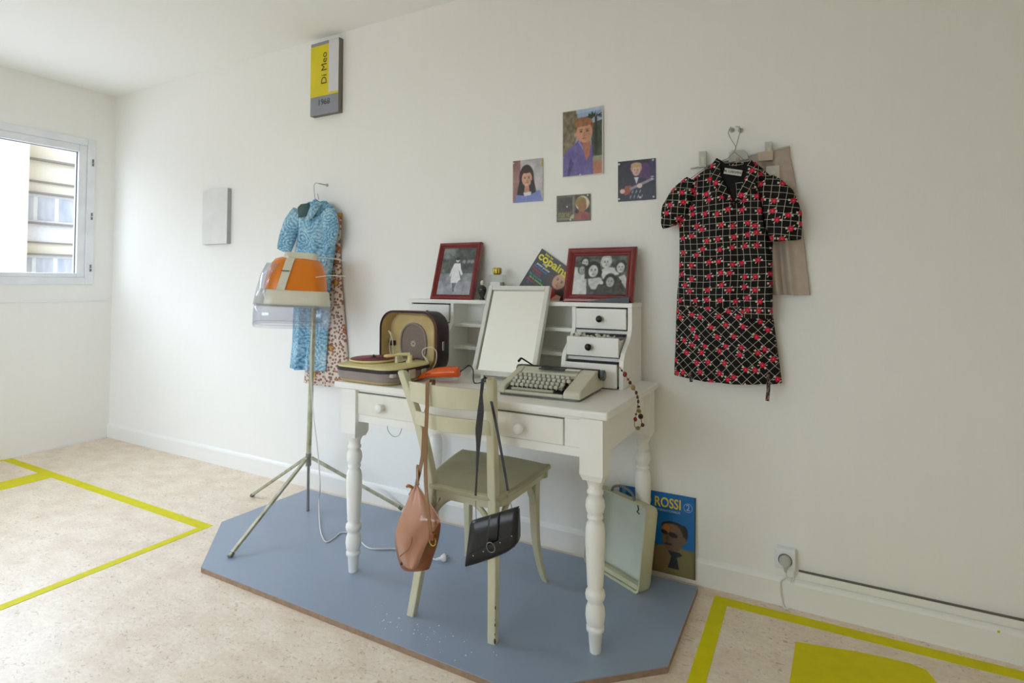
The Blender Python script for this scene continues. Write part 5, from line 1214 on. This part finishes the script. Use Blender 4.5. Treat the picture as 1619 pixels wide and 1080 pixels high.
def blue_dress():
    y = -0.085
    r = lambda py, l, r_, d: row(py, l, r_, d, y)
    o = at(495, 330, -0.06); t = thing('dress', 'blue paisley dress hanging on the left behind the salon hair dryer', 'dress', o)
    rows = [r(585, 453, 509, .045), r(540, 457, 512, .045), r(480, 459, 514, .048), r(430, 460, 518, .050), r(395, 462, 524, .052), r(370, 466, 527, .055), r(345, 466, 528, .052), r(330, 468, 524, .045), r(322, 476, 512, .030), r(318, 484, 508, .020)]
    cloth(rows, -0.055, 70, 100, 0.013, (5, 8), 5, o).build('body', M['paisley'], t)
    S = smooth([at(472, 335, y)-o, at(462, 355, y)-o, at(454, 378, y)-o, at(449, 396, y)-o], 5); MB().tube(S, lerp_list([0.045, 0.062, 0.060, 0.050], len(S)), 20, flat=(1, 0.6), upv=(0, 1, 0)).build('sleeve', M['paisley'], t)
    S = smooth([at(515, 336, y)-o, at(522, 350, y)-o, at(523, 368, y)-o, at(519, 388, y)-o], 5); MB().tube(S, lerp_list([0.040, 0.052, 0.050, 0.040], len(S)), 20, flat=(1, 0.6), upv=(0, 1, 0)).build('sleeve', M['paisley'], t)
    def sheet(pts, yy, nm, m):
        vs = [at(x, q, yy)-o for x, q in pts]; c = sum(vs, Vector())/len(vs); n = len(vs); vs.append(c+Vector((0, -0.012, 0)))
        b = MB(); b._add(vs, [(i, (i+1) % n, n) for i in range(n)], True, [[(v[0], v[2]) for v in (vs[i], vs[(i+1) % n], vs[n])] for i in range(n)]); b.build(nm, m, t, solid=0.003)
    sheet([(472, 344), (471, 328), (476, 323), (489, 321), (492, 330), (484, 342)], -0.115, 'neck_lining', mat('dark_teal_lining', (66, 98, 96), 0.8))
    sheet([(484, 345), (490, 328), (494, 318), (499, 314), (504, 318), (503, 332), (496, 342), (488, 350)], -0.130, 'collar', M['paisley'])
    hk = at(500, 292, -0.05)
    o2 = at(499, 300, -0.05); t2 = thing('wire_hanger', 'thin wire hanger carrying the blue paisley dress', 'hanger', o2)
    MB().tube([p-o2 for p in smooth([at(503, 290, -0.05), at(499, 289.5, -0.05), at(496.5, 294, -0.055), at(497, 304, -0.06), at(498, 316, -0.07)], 5)], 0.0016, 6).build('hook', M['steel'], t2)
    MB().tube([p-o2 for p in (at(498, 316, -0.07), at(476, 334, -0.075), at(522, 338, -0.075), at(498, 316, -0.07))], 0.0016, 6).build('arm', M['steel'], t2)
    MB().tube([p-o2 for p in (at(502, 306, -0.04), at(504, 316, -0.04))], 0.0016, 6).build('second_hook', M['steel'], t2)
    wall_nail(at(506, 290.5, -0.055), 'small pale wall peg above the blue dress')
    # floral dress behind
    y = -0.045; r = lambda py, l, r_, d: row(py, l, r_, d, y)
    o = at(520, 400, -0.03); t = thing('dress', 'cream floral dress with orange flowers hanging behind the blue dress', 'dress', o)
    rows = [r(610, 473, 546, .032), r(560, 478, 543, .032), r(500, 484, 538, .030), r(440, 494, 533, .028), r(400, 500, 531, .026), r(345, 500, 533, .022), r(337, 506, 534, .016)]
    cloth(rows, -0.010, 50, 90, 0.007, (6, 9), 12, o).build('body', M['floral'], t)
    S = smooth([at(530, 338, -0.05)-o, at(533, 350, -0.05)-o, at(533, 366, -0.05)-o], 4); MB().tube(S, lerp_list([0.012, 0.018, 0.014], len(S)), 10, flat=(1, 0.7)).build('shoulder_strap', mat('tan_binding', (186, 130, 76), 0.7), t)
blue_dress()

# ------------------------------------------------------------------ wall panels
def wall_box(name, label, cat, tl, br, yd, m, m_edge=None):
    a, b_ = at(*tl, -yd), at(*br, -yd); x0, x1, z0, z1 = a.x, b_.x, b_.z, a.z
    t = thing(name, label, cat, ((x0+x1)/2, 0, (z0+z1)/2)); return t, (x1-x0), (z1-z0)
t, w, h = wall_box('wall_panel', 'blank white panel on the wall left of the blue dress', 'panel', (321, 302), (358.5, 385), 0.028, M['paper'])
MB().box((-w/2, -0.028, -h/2), (w/2, -0.001, h/2)).build('board', mat('pale_edge', (176, 178, 178), 0.6), t); MB().box((-w/2, -0.029, -h/2), (w/2-0.001, -0.0275, h/2)).build('face', M['paper'], t)
t, w, h = wall_box('wall_sign', 'tall grey and yellow wall sign reading 1968 near the ceiling', 'sign', (492, 71), (534.5, 176), 0.034, M['grey_panel'])
MB().box((-w/2, -0.033, -h/2), (w/2, -0.001, h/2)).build('board', M['signedge'], t); MB().box((-w/2, -0.034, -h/2), (w/2, -0.033, h/2)).build('face', M['grey_panel'], t)
MB().box((-w/2, -0.0350, -h/2+0.255*h), (w/2, -0.034, h/2-0.045*h)).build('yellow_field', M['sign_yellow'], t)
MB().box((w/2-0.34*w, -0.0362, -h/2+0.285*h), (w/2, -0.035, h/2)).build('white_field', M['sign_white'], t)
text('Di Meo', 0.062, (-w/2+0.50*w, -0.0358, 0.055), (0, 0, 1), (-1, 0, 0), M['ink'], 'lettering', t, sx=1.0, bold=0.0)
text('1968', 0.050, (-0.002, -0.0350, -h/2+0.165*h), (1, 0, 0), (0, 0, 1), M['ink2'], 'lettering', t)

# photographs pinned to the wall
def photo(label, tl, br, fn, border, pins, edgec=(206, 206, 198), name='photo_print', rz=0, curl=None, res=0.0014):
    a, b_ = at(*tl, -0.004), at(*br, -0.004); w, h = b_.x-a.x, a.z-b_.z
    t = thing(name, label, 'photo', (a.x, -0.004, b_.z), rz)
    p = Pic(w, h, res); fn(p); p.blotch(9, 34, seed=11); p.soften(2)
    if border:
        bx, by = border/w, border/h; m = (p.X < bx) | (p.X > 1-bx) | (p.Y < by) | (p.Y > 1-by); p.put(m, (214, 214, 206))
    p.build('print', t, thick=0.001, curl=curl)
    for u, v in pins: MB().lathe([(0.003, 0.0012), (-0.002, 0.0012), (-0.003, 0.0052), (-0.006, 0.0045), (-0.007, 0.002)], (u*w, (1-v)*h), 12, 'y').build('pin', M['pin'], t)
    return t
def pic_purple(p):
    p.grad((150, 170, 205), (150, 150, 140)); p.poly([(0, 0), (0.35, 0), (0.4, 0.2), (0.3, 0.6), (0, 0.7)], (124, 112, 84)); p.blotch(22, 22, (p.X < 0.38), 2)
    p.poly([(0.70, 0.24), (1, 0.2), (1, 0.75), (0.74, 0.75)], (62, 70, 56)); p.rect(0.35, 0, 1, 0.06, (168, 186, 214)); p.blotch(18, 26, (p.X > 0.62), 4)
    for a in range(0, 180, 22): p.poly([(0.82, 0.13), (0.82+0.26*math.cos(math.radians(a)), 0.13-0.13*math.sin(math.radians(a))+0.05), (0.82+0.22*math.cos(math.radians(a+12)), 0.15-0.1*math.sin(math.radians(a+12))+0.06)], (44, 52, 40))
    p.rect(0.80, 0.14, 0.86, 0.7, (50, 42, 34)); p.rect(0.76, 0.72, 1, 0.80, (150, 150, 120)); p.rect(0.72, 0.8, 1, 1, (176, 120, 96))
    p.poly([(0.02, 1), (0.03, 0.72), (0.1, 0.6), (0.34, 0.50), (0.42, 0.45), (0.60, 0.54), (0.74, 0.56), (0.76, 1)], (104, 92, 152)); p.blotch(12, 9, (p.Y > 0.5) & (p.X < 0.76), 8)
    p.poly([(0.20, 0.7), (0.28, 0.8), (0.18, 1), (0.12, 1)], (74, 64, 118)); p.poly([(0.42, 0.46), (0.54, 0.60), (0.6, 0.76), (0.52, 0.62), (0.40, 0.50)], (150, 130, 186))
    p.poly([(0.48, 0.46), (0.70, 0.50), (0.68, 0.70), (0.60, 0.78), (0.52, 0.6)], (176, 112, 84))
    p.ell(0.55, 0.29, 0.22, 0.155, (128, 84, 52)); p.ell(0.33, 0.38, 0.035, 0.03, (206, 150, 118)); p.face(0.545, 0.355, 0.128, (208, 152, 120), (110, 72, 46), (60, 44, 40), (170, 96, 84), -4, ry=1.18); p.ell(0.52, 0.195, 0.22, 0.07, (146, 96, 60), 4); p.ell(0.42, 0.22, 0.10, 0.05, (160, 108, 70), -20)
def pic_girl(p):
    p.grad((196, 190, 186), (180, 176, 180), False); p.rect(0, 0, 0.25, 1, (150, 110, 106)); p.blotch(20, 6, seed=9); p.rect(0.95, 0.02, 1, 0.2, (170, 160, 60))
    p.ell(0.46, 0.42, 0.24, 0.30, (48, 32, 28)); p.poly([(0.25, 0.4), (0.68, 0.4), (0.78, 0.78), (0.6, 0.86), (0.3, 0.86), (0.14, 0.82)], (46, 30, 26))
    p.poly([(0.05, 1), (0.1, 0.84), (0.35, 0.76), (0.62, 0.76), (0.9, 0.74), (0.98, 1)], (124, 134, 196)); p.poly([(0.4, 0.6), (0.54, 0.6), (0.56, 0.78), (0.47, 0.82), (0.38, 0.78)], (190, 140, 116)); p.poly([(0.36, 0.78), (0.62, 0.76), (0.6, 0.84), (0.4, 0.86)], (220, 222, 226))
    p.face(0.47, 0.45, 0.135, (214, 166, 140), (48, 32, 28), (50, 34, 30), (180, 90, 84), 0, ry=1.3); p.ell(0.46, 0.24, 0.17, 0.08, (50, 34, 30)); p.poly([(0.22, 0.5), (0.33, 0.6), (0.36, 0.84), (0.16, 0.82)], (44, 28, 24)); p.poly([(0.60, 0.5), (0.7, 0.5), (0.76, 0.78), (0.62, 0.82)], (44, 28, 24))
def pic_guitar(p):
    p.grad((44, 36, 52), (34, 30, 38)); p.blotch(8, 10, seed=3); p.ell(0.72, 0.32, 0.17, 0.24, (84, 40, 96)); p.rect(0.84, 0, 1, 0.55, (52, 46, 84))
    p.poly([(0.12, 1), (0.14, 0.6), (0.35, 0.46), (0.65, 0.44), (0.85, 0.56), (0.92, 0.8), (0.8, 1)], (34, 34, 48)); p.poly([(0.43, 0.42), (0.56, 0.42), (0.5, 0.6)], (214, 218, 226))
    p.ell(0.49, 0.20, 0.15, 0.13, (186, 150, 110)); p.face(0.49, 0.265, 0.10, (214, 176, 160), (150, 116, 80), (60, 48, 50), (170, 100, 100), 0, ry=1.3); p.ell(0.49, 0.12, 0.14, 0.06, (190, 156, 116))
    p.poly([(0.12, 0.78), (0.2, 0.62), (0.36, 0.62), (0.4, 0.7), (0.3, 0.82), (0.2, 0.86)], (150, 74, 54)); p.poly([(0.3, 0.68), (0.92, 0.46), (0.94, 0.52), (0.34, 0.74)], (150, 138, 150)); p.ell(0.12, 0.75, 0.07, 0.06, (220, 186, 170)); p.ell(0.58, 0.64, 0.07, 0.06, (224, 196, 190))
    for k in range(6): p.ell(0.88+0.03*(k % 3), 0.44+0.06*(k//3), 0.015, 0.015, (200, 200, 210))
    for k in range(7): p.ell(0.34+0.05*k, 0.9-0.12*(k % 2), 0.012, 0.05, (180, 180, 190), 20)
def pic_card(p):
    p.grad((104, 98, 76), (96, 90, 66)); p.rect(0.05, 0.08, 0.47, 0.8, (72, 60, 52)); p.rect(0.04, 0.62, 0.45, 0.82, (96, 88, 52)); p.rect(0.48, 0.04, 0.53, 0.9, (132, 118, 92)); p.rect(0.03, 0.86, 0.5, 0.92, (140, 132, 96))
    p.rect(0.56, 0.04, 0.97, 0.9, (60, 48, 36)); p.ell(0.76, 0.34, 0.20, 0.28, (206, 196, 160)); p.ell(0.72, 0.30, 0.15, 0.20, (140, 116, 46)); p.ell(0.76, 0.46, 0.12, 0.20, (160, 104, 48)); p.poly([(0.66, 0.45), (0.84, 0.45), (0.82, 0.75), (0.66, 0.78)], (158, 104, 52))
    p.poly([(0.5, 0.95), (0.56, 0.72), (0.7, 0.68), (0.86, 0.66), (0.97, 0.74), (0.97, 0.96)], (146, 82, 58)); p.ell(0.84, 0.86, 0.12, 0.1, (150, 62, 56)); p.ell(0.60, 0.64, 0.06, 0.07, (52, 26, 16)); p.poly([(0.4, 0.86), (0.46, 0.74), (0.52, 0.72), (0.5, 0.9)], (180, 172, 130)); p.blotch(10, 12, seed=6)
photo('colour photo of a dark-haired girl in a light blue blouse, leftmost on the wall', (811, 255), (858.5, 317.5), pic_girl, 0, [(0.05, 0.06)])
photo('largest wall photo, showing a man in a purple shirt beside a palm tree', (889, 177), (954, 275), pic_purple, 0.004, [(0.46, 0.985)], curl=lambda X, Y: -0.010*np.clip(X-0.55, 0, 1)**2*4)
photo('square wall photo of a singer playing a guitar on a purple background', (977, 256), (1037, 315), pic_guitar, 0, [(0.04, 0.07), (0.94, 0.05), (0.04, 0.94), (0.95, 0.94), (0.6, 0.93)])
tc = photo('small brown landscape card on the wall below the largest photo', (880, 310), (934, 348.5), pic_card, 0, [(0.93, 0.07), (0.33, 0.44), (0.43, 0.94)])
text('marie', 0.040, (0.036, -0.0008, 0.034), (1, 0, 0), (0, 0, 1), mat('card_lettering', (168, 160, 110), 0.5), 'lettering', tc, sx=0.62)

# ------------------------------------------------------------------ record album and typewriter case on the platform
def album():
    TR = at(1100, 791, -0.028); BRp = atz(1101, 921, PZ); o = Vector((4.051, -0.029, PZ+0.001)); up = Vector((0, 0.022, 0.318))
    m = frame_mtx(o, (1, 0.0, 0), up); s = 0.314
    t = thing('record_album', 'blue record album with a man in dark glasses leaning against the baseboard', 'album', mtx=m)
    p = Pic(s, s, 0.0016); p.c[:] = (0, 104, 176); p.rect(0, 0.66, 0.99, 1, (118, 106, 62)); p.blotch(9, 10, (p.Y > 0.66), 2); p.rect(0.985, 0, 1, 1, (60, 60, 40))
    p.poly([(0.40, 1), (0.42, 0.72), (0.55, 0.66), (0.62, 0.64), (0.68, 0.78), (0.64, 1)], (128, 106, 72)); p.poly([(0.76, 1), (0.72, 0.72), (0.78, 0.62), (0.92, 0.68), (0.97, 0.8), (0.97, 1)], (124, 116, 70))
    p.ell(0.735, 0.42, 0.165, 0.075, (24, 18, 16), 6); p.ell(0.85, 0.47, 0.055, 0.10, (24, 18, 16)); p.ell(0.715, 0.545, 0.135, 0.175, (110, 88, 64)); p.ell(0.67, 0.44, 0.095, 0.065, (128, 96, 66)); p.ell(0.635, 0.44, 0.04, 0.05, (180, 104, 40))
    p.ell(0.61, 0.49, 0.045, 0.024, (10, 8, 8), 18); p.ell(0.72, 0.51, 0.058, 0.030, (10, 8, 8), 12); p.ell(0.65, 0.57, 0.025, 0.045, (90, 72, 52), 0, 0.5); p.ell(0.66, 0.63, 0.05, 0.014, (40, 30, 24)); p.ell(0.86, 0.56, 0.025, 0.045, (124, 86, 60))
    p.poly([(0.66, 0.71), (0.80, 0.71), (0.84, 0.74), (0.77, 0.78), (0.80, 0.92), (0.66, 0.92), (0.70, 0.78)], (16, 10, 12)); p.rect(0.04, 0.04, 0.09, 0.14, (110, 150, 180))
    p.soften(1); p.build('sleeve_front', t, thick=0.004)
    org = mat('album_orange', (236, 150, 20), 0.4); wh = mat('album_white', (186, 208, 222), 0.4); yl = mat('album_yellow', (236, 200, 60), 0.4)
    text('O ROSSI', 0.054, (0.285*1.0-0.055, -0.0006, s-0.040), (1, 0, 0), (0, 0, 1), yl, 'title', t, align='RIGHT', sx=0.78, bold=0.0010).location = (0.028, 0, 0)
    text('SUCCES INTERNATIONAUX', 0.0125, (0.15, -0.0006, s-0.070), (1, 0, 0), (0, 0, 1), wh, 'subtitle', t, sx=0.95).location = (0.03, 0, 0)
    c = Vector((s*0.905, -0.0010, s-0.044)); MB().tube([c+Vector((0.0165*math.cos(a), 0, 0.0165*math.sin(a))) for a in np.linspace(0, 2*PI, 29)], 0.0010, 6).build('ring', wh, t)
    text('2', 0.032, c, (1, 0, 0), (0, 0, 1), wh, 'number', t)
album()
def case():
    # shallow shell standing on its long edge, turned, open side toward the viewer's left
    BL, BR_ = Vector((3.925, -0.095, PZ)), Vector((4.196, -0.236, PZ))
    # handle edge is at the top; lean back a little
    xa = (BR_-BL); w = xa.length; xa.normalize(); nrm = Vector((xa.y, -xa.x, 0)).normalized()
    if nrm.y > 0: nrm = -nrm
    h = 0.315; up = Vector((0, 0, 1))*0.985-nrm*0.16
    m = frame_mtx(BL, xa, up)
    t = thing('typewriter_case', 'cream typewriter case lid with handle leaning beside the blue album', 'case', mtx=m)
    dpt = 0.075
    O = rrect(0, w, 0, h, 0.018, 5); 
    def rg(P, y, k=1.0, sx=0): return [(w/2+(p[0]-w/2)*k+sx, y, h/2+(p[1]-h/2)*k) for p in P]
    I = rrect(0.006, w-0.006, 0.006, h-0.006, 0.014, 5)
    b = MB().loft([rg(O, 0), rg(O, dpt*0.55, 1.0), rg(O, dpt*0.85, 0.975), rg(O, dpt, 0.93)], cap=False); b._add(rg(O, dpt, 0.93), [tuple(range(len(O)))])
    b.loft([rg(I, 0), rg(O, 0)], cap=False); b.build('shell', M['case'], t)
    b = MB().loft([rg(I, 0), rg(I, dpt*0.75, 0.965)], cap=False); b._add(rg(I, dpt*0.75, 0.965), [tuple(range(len(I)-1, -1, -1))]); b.build('lining', M['casein'], t)
    r = rg(O, -0.001); r.append(r[0]); MB().tube(r, 0.0028, 6).build('rim', M['case'], t)
    q = MB().box((0.01, 0.004, 0.010), (w-0.01, dpt*0.5, 0.026)); q.build('inner_rail', M['case'], t, bevel=0.002)
    hd = smooth([(w*0.30, 0.022, h), (w*0.34, 0.022, h+0.022), (w*0.50, 0.022, h+0.034), (w*0.66, 0.022, h+0.022), (w*0.72, 0.022, h)], 5); MB().tube(hd, 0.0055, 8).build('handle', M['greyplastic'], t)
    for x in (0.02, w-0.045): MB().tube(smooth([(x, -0.004, h-0.004), (x+0.008, -0.006, h-0.018), (x+0.002, -0.006, h-0.026), (x+0.014, -0.005, h-0.032)], 4), 0.0022, 6).build('latch', M['typedark'], t)
case()

# ------------------------------------------------------------------ socket with plug
def socket():
    a, b_ = at(1225, 866, -0.035), at(1258, 905, -0.035)
    cx, cz = (a.x+b_.x)/2, (a.z+b_.z)/2; hw = (b_.x-a.x)/2; t = thing('power_socket', 'white surface-mounted wall socket with a grey plug above the baseboard at right', 'socket', (cx, 0, cz))
    MB().box((-hw, -0.034, -0.036), (hw, -0.0, 0.036)).build('box', M['pvc'], t, bevel=0.004, seg=3)
    MB().lathe([(-0.034, 0.0235), (-0.0355, 0.0235), (-0.0355, 0.0215)], (0.0, -0.002), 28, 'y').build('socket_ring', M['greyplastic'], t)
    MB().lathe([(-0.034, 0.0205), (-0.050, 0.019), (-0.054, 0.014)], (0.0, -0.002), 24, 'y').build('plug', mat('plug_grey', (190, 190, 184), 0.4), t, bevel=0.001)
    MB().tube([(0.0, -0.046, -0.014), (0.001, -0.046, -0.030), (0.002, -0.044, -0.040)], [0.008, 0.006, 0.004], 10).build('plug_neck', M['clipbar'], t)
    MB().tube(smooth([(0.002, -0.044, -0.038), (0.004, -0.036, -0.060), (-0.016, -0.024, -0.090), (-0.014, -0.022, -cz+0.035), (-0.008, -0.024, -cz+0.004), (0.01, -0.03, -cz+0.003)], 5), 0.0026, 8).build('cord', M['cable'], t)
    MB().tube(smooth([(hw-0.006, -0.020, -0.030), (hw-0.006, -0.016, -0.060), (hw-0.016, -0.018, -0.085)], 4), 0.0024, 6).build('second_cord', M['cable'], t)
socket()
t = thing('wall_sticker', 'tiny yellow paint speck low on the baseboard at far right', 'sticker', at(1579, 999, -0.0145))
MB().ball((0, 0, 0), 0.004, 8, (1, 0.15, 1)).build('speck', M['tape'], t)
